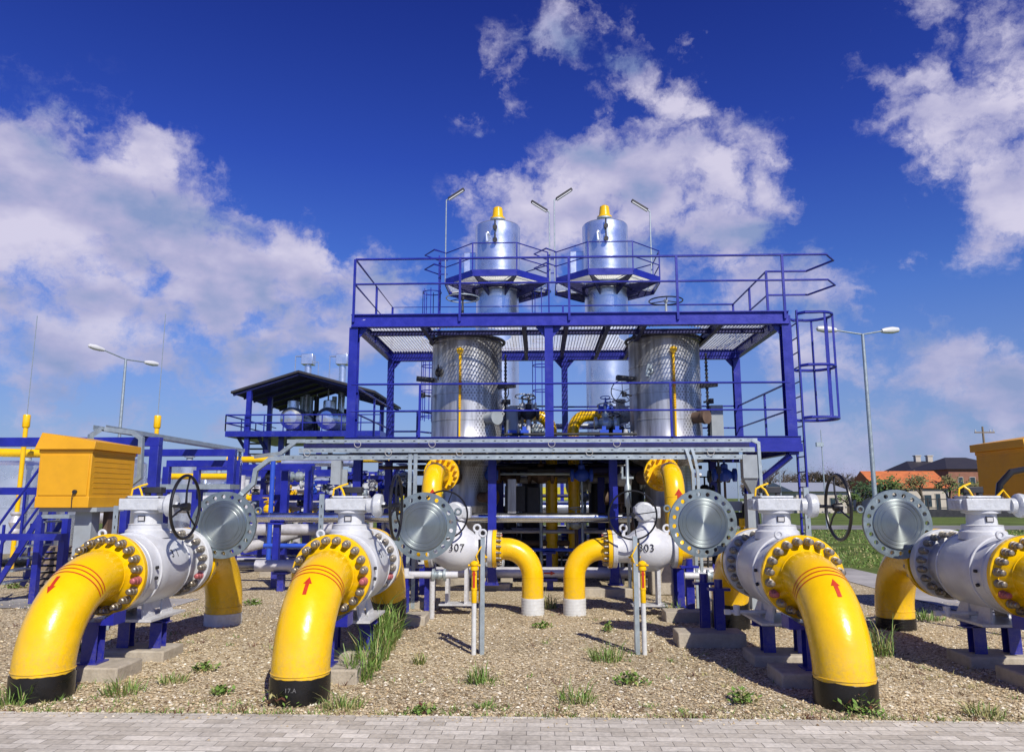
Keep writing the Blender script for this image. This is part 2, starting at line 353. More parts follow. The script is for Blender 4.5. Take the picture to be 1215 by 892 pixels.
mb = MB(); mb.add([(-90, 215, 1.2), (28, 215, 1.2), (40, 330, 6.2), (-90, 330, 6.2)], [(0, 1, 2, 3)]); tag(mb.build('rapeseed_field', rape_m), kind='structure')

# pebbles
def pebbles():
    import numpy as np
    rng = np.random.default_rng(3); N = 70000
    y = 6.4+(13.5-6.4)*rng.random(N)**1.35; x = (rng.random(N)*2-1)*(y*.78+.4)-.3
    sz = .005+.016*rng.random(N)**4
    octv = np.array([(1, 0, 0), (0, 1, 0), (-1, 0, 0), (0, -1, 0), (0, 0, .7), (0, 0, -.5)], float)
    a = rng.random(N)*2*np.pi; s1 = .7+.6*rng.random(N); s2 = .6+.5*rng.random(N)
    vx = octv[None, :, 0]*s1[:, None]; vy = octv[None, :, 1]*s2[:, None]
    vx = vx+rng.normal(0, .18, vx.shape); vy = vy+rng.normal(0, .18, vy.shape)
    k = 1100; y[:k] = 6.36-rng.exponential(.07, k); sz[:k] *= .9; lift = np.zeros(N); lift[:k] = .012
    c, s_ = np.cos(a)[:, None], np.sin(a)[:, None]
    P = np.empty((N, 6, 3)); P[:, :, 0] = (vx*c-vy*s_)*sz[:, None]+x[:, None]; P[:, :, 1] = (vx*s_+vy*c)*sz[:, None]+y[:, None]
    P[:, :, 2] = octv[None, :, 2]*sz[:, None]*(.8+.5*rng.random(N))[:, None]+.002+lift[:, None]
    tri = np.array([(0, 1, 4), (1, 2, 4), (2, 3, 4), (3, 0, 4)])
    Fc = (np.arange(N)[:, None, None]*6+tri[None]).reshape(-1)
    me = bpy.data.meshes.new('gravel_stones'); me.vertices.add(N*6); me.vertices.foreach_set('co', P.reshape(-1))
    nf = N*4; me.loops.add(nf*3); me.loops.foreach_set('vertex_index', Fc.astype('i')); me.polygons.add(nf)
    me.polygons.foreach_set('loop_start', np.arange(0, nf*3, 3).astype('i')); me.update(); me.validate()
    cols = [(.66, .56, .38), (.44, .34, .20), (.82, .77, .64), (.20, .14, .08), (.58, .45, .27)]
    for i, cc in enumerate(cols): me.materials.append(mat('stone_tone_%s' % ['sand', 'tan', 'pale', 'brown', 'ochre'][i], cc, .85, var=.25, scale=25))
    me.polygons.foreach_set('material_index', np.repeat(rng.choice(5, N, p=[.32, .28, .12, .12, .16]), 4).astype('i'))
    o = bpy.data.objects.new('gravel_stones', me); COL.objects.link(o)
    tag(o, 'loose tan and grey gravel stones covering the ground between the pipes', 'gravel', None, 'stuff')
pebbles()

def tuft_mesh(n, h, spread, lean=.5, seed=0, dry=.25, w=.006):
    rnd = random.Random(seed); mb = MB()
    for i in range(n):
        a = rnd.random()*2*pi; d = spread*math.sqrt(rnd.random()); x, y = d*cos(a), d*sin(a); clump = noise.noise(V((x*14, y*14, seed)))
        b = rnd.random()*2*pi; hh = h*(.35+.75*rnd.random()**1.5)*(1+clump); ln = lean*(.3+rnd.random())*hh; ww = w*(.6+.8*rnd.random())
        dx, dy = cos(b)*ln+x*.5, sin(b)*ln+y*.5; px, py = -sin(b)*ww, cos(b)*ww
        p0 = V((x, y, 0)); p1 = V((x+dx*.35, y+dy*.35, hh*.6)); p2 = V((x+dx, y+dy, hh*(.95-.25*rnd.random()))); w_ = V((px, py, 0))
        mb.add([p0-w_, p0+w_, p1+w_*.8, p1-w_*.8, p2], [(0, 1, 2, 3), (3, 2, 4)], 1 if rnd.random() < dry else 0)
    return mb.mesh('grass_blades', [gr_a, gr_b], ang=180)
def weed_mesh(n, h, spread, seed):
    rnd = random.Random(seed); mb = MB()
    for i in range(n):
        a = rnd.random()*2*pi; d = spread*rnd.random(); c = V((d*cos(a), d*sin(a), 0)); hh = h*rnd.random()
        b = rnd.random()*2*pi; L = .018+.05*rnd.random(); dr = V((cos(b), sin(b), .2+.8*rnd.random())).normalized(); sd_ = V((-sin(b), cos(b), 0))*L*.3
        p = c+V((0, 0, hh*(1-d/spread*.6))); mb.add([p-dr*.01, p+dr*L*.5+sd_, p+dr*L, p+dr*L*.5-sd_], [(0, 1, 2, 3)], rnd.choice([0, 0, 0, 1, 2]) if seed % 2 else rnd.choice([0, 0, 0, 0, 1]))
        if i % 5 == 0: mb.tube([V((0, 0, -.01)), c*.5+V((0, 0, .004)), p+dr*L*.3], .0018, 3, False, 1)
    return mb.mesh('weed_leaves', [gr_a, gr_b, gr_r], ang=180)
def gnd(u, v):
    a = (u-607.5)/F; b = (446-v)/F
    x = a; y = cos(PT)-b*sin(PT); z = sin(PT)+b*cos(PT)
    t = -EYE/z
    return V(((x*cos(YW)-y*sin(YW))*t, (x*sin(YW)+y*cos(YW))*t, 0))
TUFTS = [(570, 812, .16, .10, 'upright grass tuft below the left marker posts, nearest of them to the paving'), (684, 834, .13, .12, 'low wide grass tuft near the paving, below the gap of the yellow elbows'),
 (750, 814, .12, .12, 'round grass tuft straight in front of the right marker posts'), (719, 786, .18, .13, 'bushy grass tuft left of the foot of the right marker posts'),
 (722, 752, .14, .07, 'small bright weed behind the right marker posts'), (649, 724, .22, .12, 'tall grass tuft growing against the white sleeve of the left middle elbow'),
 (644, 747, .07, .12, 'flat dark green weed patch in the gravel in front of the middle elbows'), (335, 838, .22, .14, 'grass tuft growing left of the chalk marked black sleeve'),
 (408, 842, .13, .13, 'low grass tuft right of the chalk marked black sleeve'), (14, 838, .16, .12, 'grass tuft left of the leftmost black sleeve'),
 (148, 824, .12, .15, 'low grass patch in front of the leftmost concrete block'), (205, 812, .09, .10, 'small grass tuft right of the leftmost concrete block'),
 (243, 798, .10, .10, 'small grass tuft alone on gravel between the two left elbows'), (1045, 780, .34, .12, 'tall dark green grass clump behind the right arrow elbow'),
 (1167, 852, .12, .11, 'grass tuft beside the paving near the right edge'), (800, 735, .30, .07, 'tall thin grass in the shadow of the right middle valve'),
 (882, 836, .13, .12, 'leafy weed on gravel left of the right arrow elbow'), (1020, 848, .17, .14, 'leafy weed at the foot of the right black sleeve'),
 (1100, 738, .14, .18, 'sunlit grass patch beside the concrete path'), (95, 775, .10, .10, 'weed under the leftmost yellow elbow'),
 (300, 720, .10, .12, 'weed behind the left rear elbow beside the pipe rack'), (500, 848, .05, .10, 'tiny weed at the paving edge left of centre'),
 (262, 826, .08, .09, 'small dry tuft halfway between the two left black sleeves'), (498, 790, .13, .05, 'thin sprout alone on gravel left of the left marker posts'),
 (575, 842, .05, .06, 'tiny sprout at the paving edge below centre'), (20, 700, .10, .2, 'low weeds beside the side path at the left edge')]
for i, (u, v, h, s, lb) in enumerate(TUFTS):
    g = gnd(u, v-3); dens = int(50+90*s/.12)
    leafy = 'weed' in lb or i % 5 == 2
    o = bpy.data.objects.new('weed' if leafy else 'grass_tuft', weed_mesh(int(130*s/.12), h*.9, s*1.35, i) if leafy else tuft_mesh(dens, h*1.15, s*1.25, .8, i, .1+.4*(i % 3)/2, .0045)); COL.objects.link(o); o.location = g; tag(o, lb, 'grass tuft', 'grass tufts growing out of the gravel')
# row of long grass beside the second valve
mb = []
for i, (u, v, h) in enumerate([(425, 806, .26), (436, 794, .34), (446, 782, .42), (455, 770, .48), (462, 758, .42)]):
    o = bpy.data.objects.new('long_grass_clump', tuft_mesh(190, h*1.1, .14, .75, 50+i, .25, .0055)); COL.objects.link(o); o.location = gnd(u, v)
    tag(o, ['short clump nearest the paving in the grass row by the second valve', 'second clump from the paving in the grass row by the second valve', 'middle clump of the long grass row by the second valve', 'tallest leaning green clump in the grass row by the second valve', 'farthest clump of the long grass row by the second valve'][i], 'grass clump', 'long grass growing along the second valve')
def scatter():
    rnd = random.Random(11); mb = MB()
    for i in range(1050):
        y = 6.42+rnd.random()**1.6*6.5 if i < 850 else 6.365+abs(rnd.gauss(0, .03)); x = (rnd.random()*2-1)*y*.74
        if noise.noise(V((x*.55, y*.55, 3))) < .02 and y > 6.75: continue
        k = rnd.choice([0, 0, 1, 1, 2]); c = V((x, y, 0)); m = rnd.randint(5, 12)
        for j in range(m):
            a = rnd.random()*2*pi; L = .02+.06*rnd.random(); d = V((cos(a)*L, sin(a)*L, .01+.045*rnd.random())); s_ = V((-sin(a), cos(a), 0))*.005
            o_ = V((rnd.gauss(0, .035), rnd.gauss(0, .035), 0))
            mb.add([c+o_-s_, c+o_+s_, c+o_+d], [(0, 1, 2)], k)
    o = mb.build('small_weeds', [gr_a, gr_b, gr_r], ang=180); tag(o, 'small green, dry and reddish weeds sprouting all over the gravel', 'weeds', None, 'stuff')
scatter()

def meadow():
    rnd = random.Random(21); mb = MB()
    for i in range(26000):
        y = 12.5+rnd.random()**1.3*30; x = 7.9+rnd.random()*(y*.75-4)
        if x > y*.72+1 or noise.noise(V((x*.5, y*.5, 9))) < -.25: continue
        a = rnd.random()*2*pi; h = .03+.06*rnd.random()*(1+noise.noise(V((x, y, 1)))); w_ = .006+.0006*y; s_ = V((cos(a)*w_, sin(a)*w_, 0)); c = V((x, y, -.01))
        mb.add([c-s_, c+s_, c+V((rnd.gauss(0, .04), rnd.gauss(0, .04), h))], [(0, 1, 2)], 1 if rnd.random() < .25 else 0)
    tag(mb.build('meadow_grass', [gr_a, gr_b], ang=180), 'uneven green and straw coloured grass on the lawn right of the path', 'grass', None, 'stuff')
meadow()
# ------------------------------------------------------------------ shared meshes for the big lines
PR = .254; FR = .405; BR = .347; ZA = .965; ER = .76
bm_ = MB(); bm_.lathe([(.0, -.128), (.018, -.126), (.028, -.118), (.031, -.10), (.031, -.075), (.028, -.068), (.036, -.066), (.036, -.022), (.042, -.020), (.042, 0)], axis=(0, 1, 0), n=12)
BOLT = bm_.mesh('bolt', bolt_m); BOLTR = bm_.mesh('bolt', boltred); BOLTY = bm_.mesh('bolt', yellow)
def bolts(parent, c, r, n, me, flip=False, scale=1., axis='Y', red=(), a0=None, redme=None):
    a0 = pi/n if a0 is None else a0
    for i in range(n):
        a = a0+2*pi*i/n
        m_ = (redme or BOLTR) if i in red else me
        if axis == 'Y': inst('bolt', m_, parent, (c[0]+r*cos(a), c[1], c[2]+r*sin(a)), (0, 0, pi if flip else 0), (scale,)*3)
        else: inst('bolt', m_, parent, (c[0], c[1]+r*cos(a), c[2]+r*sin(a)), (0, 0, pi/2 if flip else -pi/2), (scale,)*3)

def elbow_path(n=22):
    return [V((0, 0, -.05)), V((0, 0, .10)), V((0, 0, ZA-ER))] + [V((0, ER-ER*cos(a), ZA-ER+ER*sin(a))) for a in [pi/2*i/n for i in range(1, n+1)]]
def at_arc(a, off, side=0.):
    c = V((0, ER-ER*cos(a), ZA-ER+ER*sin(a))); nn = V((0, -cos(a), sin(a)))
    th = side; return c+(nn*cos(th)+V((1, 0, 0))*sin(th))*off, c
def front_elbow(x, Y0, label, arrow=None, red=(), text=None):
    t = empty('pipe_elbow', (x, Y0, 0), label, 'pipe elbow', 'large yellow elbows in the front row')
    mb = MB(); mb.tube(elbow_path(), PR, 48)
    e = ER
    mb.lathe([(PR, 0), (PR+.004, .015), (.275, .05), (.325, .105), (.33, .12)], (0, e, ZA), (0, 1, 0), 48)
    # weld beads
    mb.ring((0, 0, .235), (0, 0, 1), PR+.001, .006, 48, 6); mb.ring((0, e+.004, ZA), (0, 1, 0), PR+.001, .006, 48, 6)
    mb.build('pipe', yellow, t)
    f = MB(); f.lathe([(.30, 0), (FR-.008, 0), (FR, .008), (FR, .062), (FR-.008, .07), (.2, .07)], (0, e+.105, ZA), (0, 1, 0), 64); f.build('flange', yellow, t)
    s_ = MB(); N = 48
    top = [.205+.012*noise.noise(V((cos(2*pi*j/N)*3, sin(2*pi*j/N)*3, x)))+.006*noise.noise(V((cos(2*pi*j/N)*12, sin(2*pi*j/N)*12, x))) for j in range(N)]
    vs = [(cos(2*pi*j/N)*.262, sin(2*pi*j/N)*.262, -.04) for j in range(N)]+[(cos(2*pi*j/N)*.262, sin(2*pi*j/N)*.262, top[j]) for j in range(N)]+[(cos(2*pi*j/N)*.25, sin(2*pi*j/N)*.25, top[j]+.004) for j in range(N)]
    fs = [(k*N+j, k*N+(j+1) % N, (k+1)*N+(j+1) % N, (k+1)*N+j) for k in (0, 1) for j in range(N)]
    s_.add(vs, fs); s_.build('base_sleeve', black, t)
    r_ = MB()
    for k in (57, 60.2, 63.4):
        a = R(k); c = V((0, ER-ER*cos(a), ZA-ER+ER*sin(a))); tn = V((0, sin(a), cos(a)))
        nn = V((0, -cos(a), sin(a))); pts = []
        for i in range(33):
            th = R(-98+196*i/32); pts.append((nn*cos(th)+V((1, 0, 0))*sin(th)))
        for i in range(32):
            A = pts[i]*(PR+.0025)+c; B = pts[i+1]*(PR+.0025)+c; r_.add([A-tn*.0065, B-tn*.0065, B+tn*.0065, A+tn*.0065], [(0, 1, 2, 3)])
    r_.build('painted_band', redp, t)
    if arrow:
        m_ = MB(); a_lo, a_hi = R(42), R(53.5)
        # arrow drawn over the outer curve; s along the pipe, w across
        def P(s, w, o=.0035):
            a = a_lo+(a_hi-a_lo)*s; th = w/PR+arrow[1]
            p, c = at_arc(a, PR+o, th); return p
        up = arrow[0] > 0
        S = (lambda s: s) if up else (lambda s: 1-s)
        for i in range(4): m_.add([P(S(i*.16), -.018), P(S(i*.16), .018), P(S((i+1)*.16), .018), P(S((i+1)*.16), -.018)], [(0, 1, 2, 3)])
        m_.add([P(S(.60), -.04), P(S(.60), 0), P(S(1), 0)], [(0, 1, 2)]); m_.add([P(S(.60), 0), P(S(.60), .04), P(S(1), 0)], [(0, 1, 2)])
        m_.build('arrow', redp, t, ang=180)
    if text:
        o = inst('chalk_mark', textmesh(text, .05, chalkd), t, (.0, -.2655, .13), (pi/2, 0, 0))
    bolts(t, (0, e+.105, ZA), BR, 20, BOLT, red=red)
    return t
Y0 = 6.87; FACE = Y0+ER+.175       # 7.805
LX = [-4.43, -2.11, 2.61, 4.82]
front_elbow(LX[0], Y0, 'large yellow elbow with red arrow pointing down, leftmost of the front row', (-1, -.15), (19,))
front_elbow(LX[1], Y0, 'large yellow elbow with upward red arrow and chalk marked black sleeve, left of centre', (1, 0), (19, 11), '17.A')
front_elbow(LX[2], Y0, 'large yellow elbow with upward red arrow, right of centre with unmarked black sleeve', (1, .05), (11, 18), None)
front_elbow(LX[3], Y0, 'large yellow elbow cut off by the right edge of the photo', (1, 0), (11,), None)

# ---- ball valve
VL = 1.56
def ball_valve(x, label, num):
    t = empty('ball_valve', (x, FACE, 0), label, 'valve', 'large white ball valves between yellow flanges')
    b = MB()
    b.lathe([(.2, .006), (FR-.01, .006), (FR-.004, .012), (FR-.004, .055), (FR-.01, .06), (.365, .062), (.362, .10), (.372, .13), (.380, .135), (.380, .30), (.392, .32), (.395, .5), (.395, .78), (.388, .96), (.37, 1.0), (.365, 1.05), (.33, 1.08), (.30, 1.11), (.275, 1.16), (.272, 1.40), (.3, 1.43), (.32, 1.44)], (0, 0, ZA), (0, 1, 0), 64)
    b.ring((0, .315, ZA), (0, 1, 0), .388, .012, 64, 8); b.ring((0, .985, ZA), (0, 1, 0), .382, .012, 64, 8)
    b.build('body', white, t)
    f = MB(); f.lathe([(.27, 1.44), (FR-.008, 1.44), (FR, 1.448), (FR, VL-.008), (FR-.008, VL), (.2, VL)], (0, 0, ZA), (0, 1, 0), 64); f.build('flange', white, t)
    bolts(t, (0, 1.44, ZA), BR, 20, BOLT, red=(18,))
    # lifting lug and drain plug
    l_ = MB(); l_.ring((-.17, .10, ZA+.40), (0, 1, 0), .035, .014, 20, 8); l_.build('lifting_lug', white, t)
    n_ = MB(); N0 = .70
    n_.lathe([(.24, .33), (.23, .41), (.205, .43), (.20, .47), (.205, .48), (.15, .49), (.145, .60), (.19, .61), (.19, .635)], (0, N0, ZA), (0, 0, 1), 40)
    n_.build('stem_housing', white, t)
    pl = MB(); pl.bx(-.04, .04, N0-.158, N0-.150, ZA+.515, ZA+.575); pl.build('name_plate', inkm, t)
    pl2 = MB(); pl2.bx(-.03, .03, N0-.162, N0-.1585, ZA+.523, ZA+.565); pl2.build('plate_face', chalk, t)
    g = MB(); g.bx(-.25, .24, N0-.20, N0+.19, ZA+.637, ZA+.765); g.bx(-.28, -.18, N0-.12, N0+.12, ZA+.645, ZA+.755)
    g.bx(-.20, .16, N0-.13, N0+.14, ZA+.767, ZA+.795); g.bx(-.12, .02, N0-.19, N0-.172, ZA+.66, ZA+.74)
    g.build('gearbox', offwht, t, bevel=.02)
    for sx, sy in ((-.2, -.13), (.17, -.13), (-.2, .15), (.17, .15)):
        q = MB(); q.cyl((sx, N0+sy, ZA+.766), (sx, N0+sy, ZA+.785), .014, 6); q.build('cover_screw', bolt_m, t)
    h = MB(); h.lathe([(.0, .21), (.08, .215), (.08, .27), (.10, .275), (.125, .30), (.13, .33), (.12, .375), (.07, .385), (.04, .39), (.03, .42)], (0, N0-.16, ZA+.69), (1, 0, 0), 28); h.build('worm_hub', offwht, t)
    hw = MB(); wx = .56; wy = N0-.30; wz = ZA+.675
    hw.cyl((.38, wy+.08, wz+.01), (wx+.02, wy+.005, wz), .018, 12); hw.lathe([(.0, -.05), (.035, -.05), (.045, -.02), (.045, .04), (0, .045)], (wx, wy, wz), (1, 0, 0), 18); hw.build('wheel_shaft', wheelm, t)
    w = MB(); w.ring((wx, wy, wz), (1, 0, 0), .34, .017, 56, 10); w.build('handwheel', wheelm, t)
    for k in range(3):
        a = R(80+120*k); s_ = MB(); s_.tube([(wx-.0, wy+cos(a)*.03, wz+sin(a)*.03), (wx-.012, wy+cos(a)*.18, wz+sin(a)*.18), (wx, wy+cos(a)*.337, wz+sin(a)*.337)], [.014, .010, .011], 8); s_.build('spoke', wheelm, t)
    # position indicator bag + cables
    bk = MB(); bk.box((-.02, N0+.12, ZA+.86), (.22, .12, .07)); bk.box((-.08, N0+.10, ZA+.815), (.05, .06, .045)); bk.box((.06, N0+.10, ZA+.815), (.05, .06, .045)); bk.build('indicator_box', darkst, t, bevel=.008)
    cb = MB()
    cb.tube([(-.22, N0, ZA+.79), (-.21, N0, ZA+.87), (-.15, N0+.02, ZA+.90), (-.06, N0+.04, ZA+.93)], .011, 8); cb.tube([(-.08, N0-.02, ZA+.79), (-.11, N0-.01, ZA+.86), (-.15, N0+.02, ZA+.90)], .011, 8)
    cb.build('yellow_cable', yellow, t)
    # feet
    ft = MB()
    for sx in (-.17, .17):
        for sy in (.45, .85): ft.add([(sx-.012, sy-.07, ZA-.33), (sx+.012, sy-.07, ZA-.33), (sx+.012, sy+.07, ZA-.33), (sx-.012, sy+.07, ZA-.33), (sx*1.25-.012, sy-.13, .47), (sx*1.25+.012, sy-.13, .47), (sx*1.25+.012, sy+.13, .47), (sx*1.25-.012, sy+.13, .47)], [(0, 1, 2, 3), (4, 7, 6, 5), (0, 4, 5, 1), (1, 5, 6, 2), (2, 6, 7, 3), (3, 7, 4, 0)])
        ft.bx(sx-.01, sx+.01, .40, .90, ZA-.43, ZA-.28)
    ft.bx(-.34, .34, .26, 1.04, .445, .47)
    ft.build('foot', white, t)
    if num:
        tm = textmesh(num, .13, inkm, .001)
        # wrap the number on the side of the body
        for vv in tm.vertices:
            th = .42+vv.co.y/.397; rr = .3985; vv.co = V((cos(th)*rr, .64+vv.co.x, ZA+sin(th)*rr))
        inst('number', tm, t)
    mk = MB()
    for th in (-.15, .12): mk.cyl((cos(th)*.385, .2, ZA+sin(th)*.385), (cos(th)*.41, .2, ZA+sin(th)*.41), .018, 8)
    for th in (pi-.1, pi+.25): mk.cyl((cos(th)*.385, .2, ZA+sin(th)*.385), (cos(th)*.41, .2, ZA+sin(th)*.41), .018, 8)
    mk.build('grease_nipple', inkm, t)
    d = MB(); d.cyl((-.10, .62, ZA-.37), (-.10, .62, .52), .02, 10); d.cyl((-.10, .62, .53), (-.58, .62, .53), .022, 10); d.cyl((-.50, .62, .50), (-.50, .62, .60), .035, 12); d.box((-.60, .62, .53), (.06, .05, .05)); d.build('drain_tap', white, t)
    return t
ball_valve(LX[0], 'large white valve with its wheel shadow on the side, behind the leftmost yellow elbow', '3 1')
ball_valve(LX[1], 'large white valve left of centre, behind the yellow elbow with the chalk marked sleeve', '3 1')
ball_valve(LX[2], 'large white valve right of centre, its left side in shade, behind the right arrow elbow', None)
ball_valve(LX[3], 'large white valve at the right edge of the photo, beside the yellow cabinet', None)

# ---- spectacle blinds
hl = [(BR*cos(R(9)+2*pi*i/20), BR*sin(R(9)+2*pi*i/20), .0265) for i in range(20)]
DISC = holed_disc(.41, hl, .045, flange_m, 'plate')
YB = FACE+VL+.028
def blind(x, dx, dz, label, tilt):
    t = empty('spectacle_blind', (x+dx, YB, ZA+dz), label, 'blind flange', 'round steel spectacle blinds bolted behind the valves')
    inst('plate', DISC, t, (0, 0, 0), (0, tilt, 0))
    f = MB(); f.lathe([(0, -.043), (.02, -.043), (.12, -.043), (.205, -.043), (.21, -.038), (.222, -.038), (.226, -.043), (.250, -.043), (.254, -.038), (.268, -.038), (.272, -.043), (.290, -.043), (.298, -.036), (.298, -.0), (.0, -.0)], axis=(0, 1, 0), n=64); f.build('raised_face', disc_m, t)
    d = V((-dx, 0, -dz)); dist = d.length; d.normalize()
    g = MB(); g.lathe([(0, -.022), (.31, -.022), (.31, .022), (0, .022)], d*dist, (0, 1, 0), 48); g.beam(V((0, .0, 0))+d*(.40), d*(dist-.29), .14, .03); g.build('clamped_eye', flange_m, t)
    ll = MB(); q = V((cos(R(70 if dx > 0 else 20)), 0, sin(R(28)))).normalized()
    if dx > 0: ll.ring(V((.46*cos(R(22)), 0, .46*sin(R(22)))), (0, 1, 0), .036, .013, 22, 8)
    else: ll.ring(V((.46*cos(R(158)), 0, .46*sin(R(158)))), (0, 1, 0), .036, .013, 22, 8)
    ll.build('lifting_eye', flange_m, t)
blind(LX[0], .50, .44, 'round steel blind disc right of the leftmost handwheel', .1)
blind(LX[1], .68, .43, 'round steel blind disc left of centre, behind the narrow handwheel', .0)
blind(LX[2], -.62, .47, 'round steel blind disc right of centre, under the curved cable strip', .05)
blind(LX[3], -.50, .46, 'round steel blind disc at the right, in front of the orange roofed barn', .12)

# ---- rear elbows
def rear_elbow(x, label, sleeve_mat, h0):
    yb = 10.75; t = empty('pipe_elbow', (x, yb, 0), label, 'pipe elbow', 'yellow elbows behind the large valves')
    y1 = YB+.028; e = .74
    pts = [V((0, y1-yb+.10, ZA)), V((0, -e, ZA))]+[V((0, -e+e*sin(a), ZA-e+e*cos(a))) for a in [pi/2*i/18 for i in range(1, 19)]]+[V((0, 0, -.05))]
    mb = MB(); mb.tube(pts, .245, 40); mb.lathe([(.2, 0), (FR, 0), (FR, .07), (.33, .07), (.29, .13), (.245, .2)], (0, y1-yb, ZA), (0, 1, 0), 56)
    mb.ring((0, 0, .24), (0, 0, 1), .246, .006, 40, 6); mb.build('pipe', yellow, t)
    s_ = MB(); s_.lathe([(.252, -.04), (.252, h0), (.244, h0+.003)], n=40)
    for k in range(4): s_.ring((0, 0, .04+k*h0/4), (0, 0, 1), .2525, .003, 40, 5)
    s_.build('base_sleeve', sleeve_mat, t)
    bolts(t, (0, y1-yb+.07, ZA), BR, 20, BOLT, flip=True)
rear_elbow(LX[0], 'yellow elbow on a white ground sleeve behind the leftmost valve', sleeve, .15)
rear_elbow(LX[1], 'yellow elbow on a black ground sleeve behind the left of centre valve', black, .36)
rear_elbow(LX[2], 'yellow elbow on a black ground sleeve behind the right of centre valve', black, .36)
rear_elbow(LX[3], 'yellow elbow on a black ground sleeve with tall grass in front, at the right', black, .14)

# ---- supports and blocks
SN = ['leftmost', 'left of centre', 'right of centre', 'rightmost']
for i, x in enumerate(LX):
    for k, yy in enumerate((7.62, 8.52)):
        b = MB(); w = .52; zz = .13 if k == 0 else .11
        b.bx(-w/2-.06, w/2+.10, -.22, .26, -.05, zz)
        o = b.build('concrete_block', conc, None, (x+(.02 if i < 2 else -.05), yy, 0), bevel=.018)
        tag(o, ['concrete footing nearest the camera under the %s large valve', 'rear concrete footing under the %s large valve'][k] % SN[i], 'concrete block', 'concrete footings under the large valves')
        t = empty('pipe_support', (x, yy, 0), ['blue steel pedestal under the front flange of the %s large valve', 'blue steel pedestal with braces under the middle of the %s large valve'][k] % SN[i], 'pipe support', 'blue pedestals under the large valves')
        p = MB()
        if k == 0:
            p.ibeam((0, 0, zz), (0, 0, .50), .15, .15); p.bx(-.11, .11, -.11, .11, zz, zz+.015); p.build('post', blue, t)
            q = MB(); q.bx(-.24, .24, -.10, .12, .50, .53); 
            q.add([(-.24, -.1, .53), (-.10, -.1, .53), (-.24, -.1, .62), (-.24, .12, .53), (-.10, .12, .53), (-.24, .12, .62)], [(0, 1, 2), (3, 5, 4), (0, 2, 5, 3), (1, 4, 5, 2), (0, 3, 4, 1)])
            q.add([(.24, -.1, .53), (.10, -.1, .53), (.24, -.1, .62), (.24, .12, .53), (.10, .12, .53), (.24, .12, .62)], [(0, 2, 1), (3, 4, 5), (0, 3, 5, 2), (1, 2, 5, 4), (0, 1, 4, 3)])
            q.build('saddle', blue, t)
        else:
            for sx in (-.16, .2): MB().ibeam((sx, 0, zz), (sx, 0, .40), .13, .13).build('post', blue, t)
            q = MB(); q.ibeam((-.32, 0, .41), (.32, 0, .41), .13, .065); q.build('crosshead', blue, t)

# ------------------------------------------------------------------ middle valves 307 / 303
YM = 11.8; ZM = .965
BS = .62
def mid_valve(xc, sgn, num, label):
    """sgn=+1: outlet elbow on the +X side"""
    t = empty('numbered_valve', (xc, YM, 0), label, 'valve', 'numbered white valves in the middle')
    b = MB(); s = sgn
    b.lathe([(.10, -.42), (.205, -.37), (.215, -.33), (.235, -.30), (.30, -.19), (.325, -.12), (.335, -.03), (.335, .05), (.31, .15), (.25, .24), (.215, .27), (.205, .30), (.205, .47)], (0, 0, ZM), (s, 0, 0), 40); b.build('body', white, t)
    f = MB(); f.lathe([(.15, .47), (.275, .47), (.28, .475), (.28, .535), (.275, .54), (.1, .54)], (0, 0, ZM), (s, 0, 0), 44); f.build('flange', white, t)
    f = MB(); f.lathe([(.15, -.37), (.275, -.37), (.28, -.375), (.28, -.425), (.275, -.43), (.1, -.43)], (0, 0, ZM), (s, 0, 0), 44); f.build('flange', white, t)
    bolts(t, (s*.47, 0, ZM), .235, 16, BOLT, flip=(s > 0), scale=.62, axis='X', red=(3, 11)); bolts(t, (-s*.37, 0, ZM), .24, 16, BOLT, flip=(s < 0), scale=.62, axis='X', red=(5,))
    n_ = MB(); n_.lathe([(.16, .30), (.13, .36), (.12, .42), (.15, .43), (.15, .46)], (0, 0, ZM), (0, 0, 1), 28); n_.build('stem_housing', white, t)
    g = MB(); g.bx(-.19, .20, -.14, .13, ZM+.46, ZM+.64); g.lathe([(0, -.16), (.14, -.16), (.15, -.12), (.15, .12), (0, .13)], (-.04, 0, ZM+.56), (0, 1, 0), 28); g.build('gearbox', offwht, t, bevel=.02)
    wx, wy, wz = (-.17, -.42, ZM+.52) if s > 0 else (-.26, -.42, ZM+.52)
    q = MB(); q.cyl((wx, -.1, wz), (wx, wy, wz), .018, 10); q.lathe([(0, -.03), (.035, -.03), (.035, .03), (0, .03)], (wx, wy, wz), (0, 1, 0), 16); q.build('wheel_shaft', wheelm, t)
    w = MB(); w.ring((wx, wy, wz), (0, 1, 0), .355, .014, 56, 8); w.build('handwheel', wheelm, t)
    for k in range(4):
        a = R(8+90*k) if s < 0 else R(-20+90*k); sp = MB(); sp.tube([(wx+cos(a)*.02, wy, wz+sin(a)*.02), (wx+cos(a)*.35, wy, wz+sin(a)*.35)], .008, 8); sp.build('spoke', wheelm, t)
    for ex in (-.36, .30):
        ll = MB(); ll.ring((ex, -.02, ZM+.29+.02), (0, 1, 0), .05, .018, 22, 8); ll.beam((ex, -.02, ZM+.18), (ex, -.02, ZM+.265), .05, .03); ll.build('lifting_lug', white, t)
    tm = textmesh(num, .15, inkm, .001)
    for vv in tm.vertices:
        X_ = vv.co.x+(.02 if s > 0 else -.06); th = vv.co.y/.34+.10
        rr = .347*math.cos(min(1.2, abs(X_)*1.9)) if abs(X_) > .12 else .347
        vv.co = V((X_, -(rr+.004)*cos(th), ZM+(rr+.004)*sin(th)))
    inst('number', tm, t)
    ft = MB(); ft.bx(-.17, -.12, -.12, .12, .16, ZM-.27); ft.bx(.12, .17, -.12, .12, .16, ZM-.27); ft.bx(-.26, .26, -.16, .16, .135, .16); ft.build('foot', white, t)
    return t
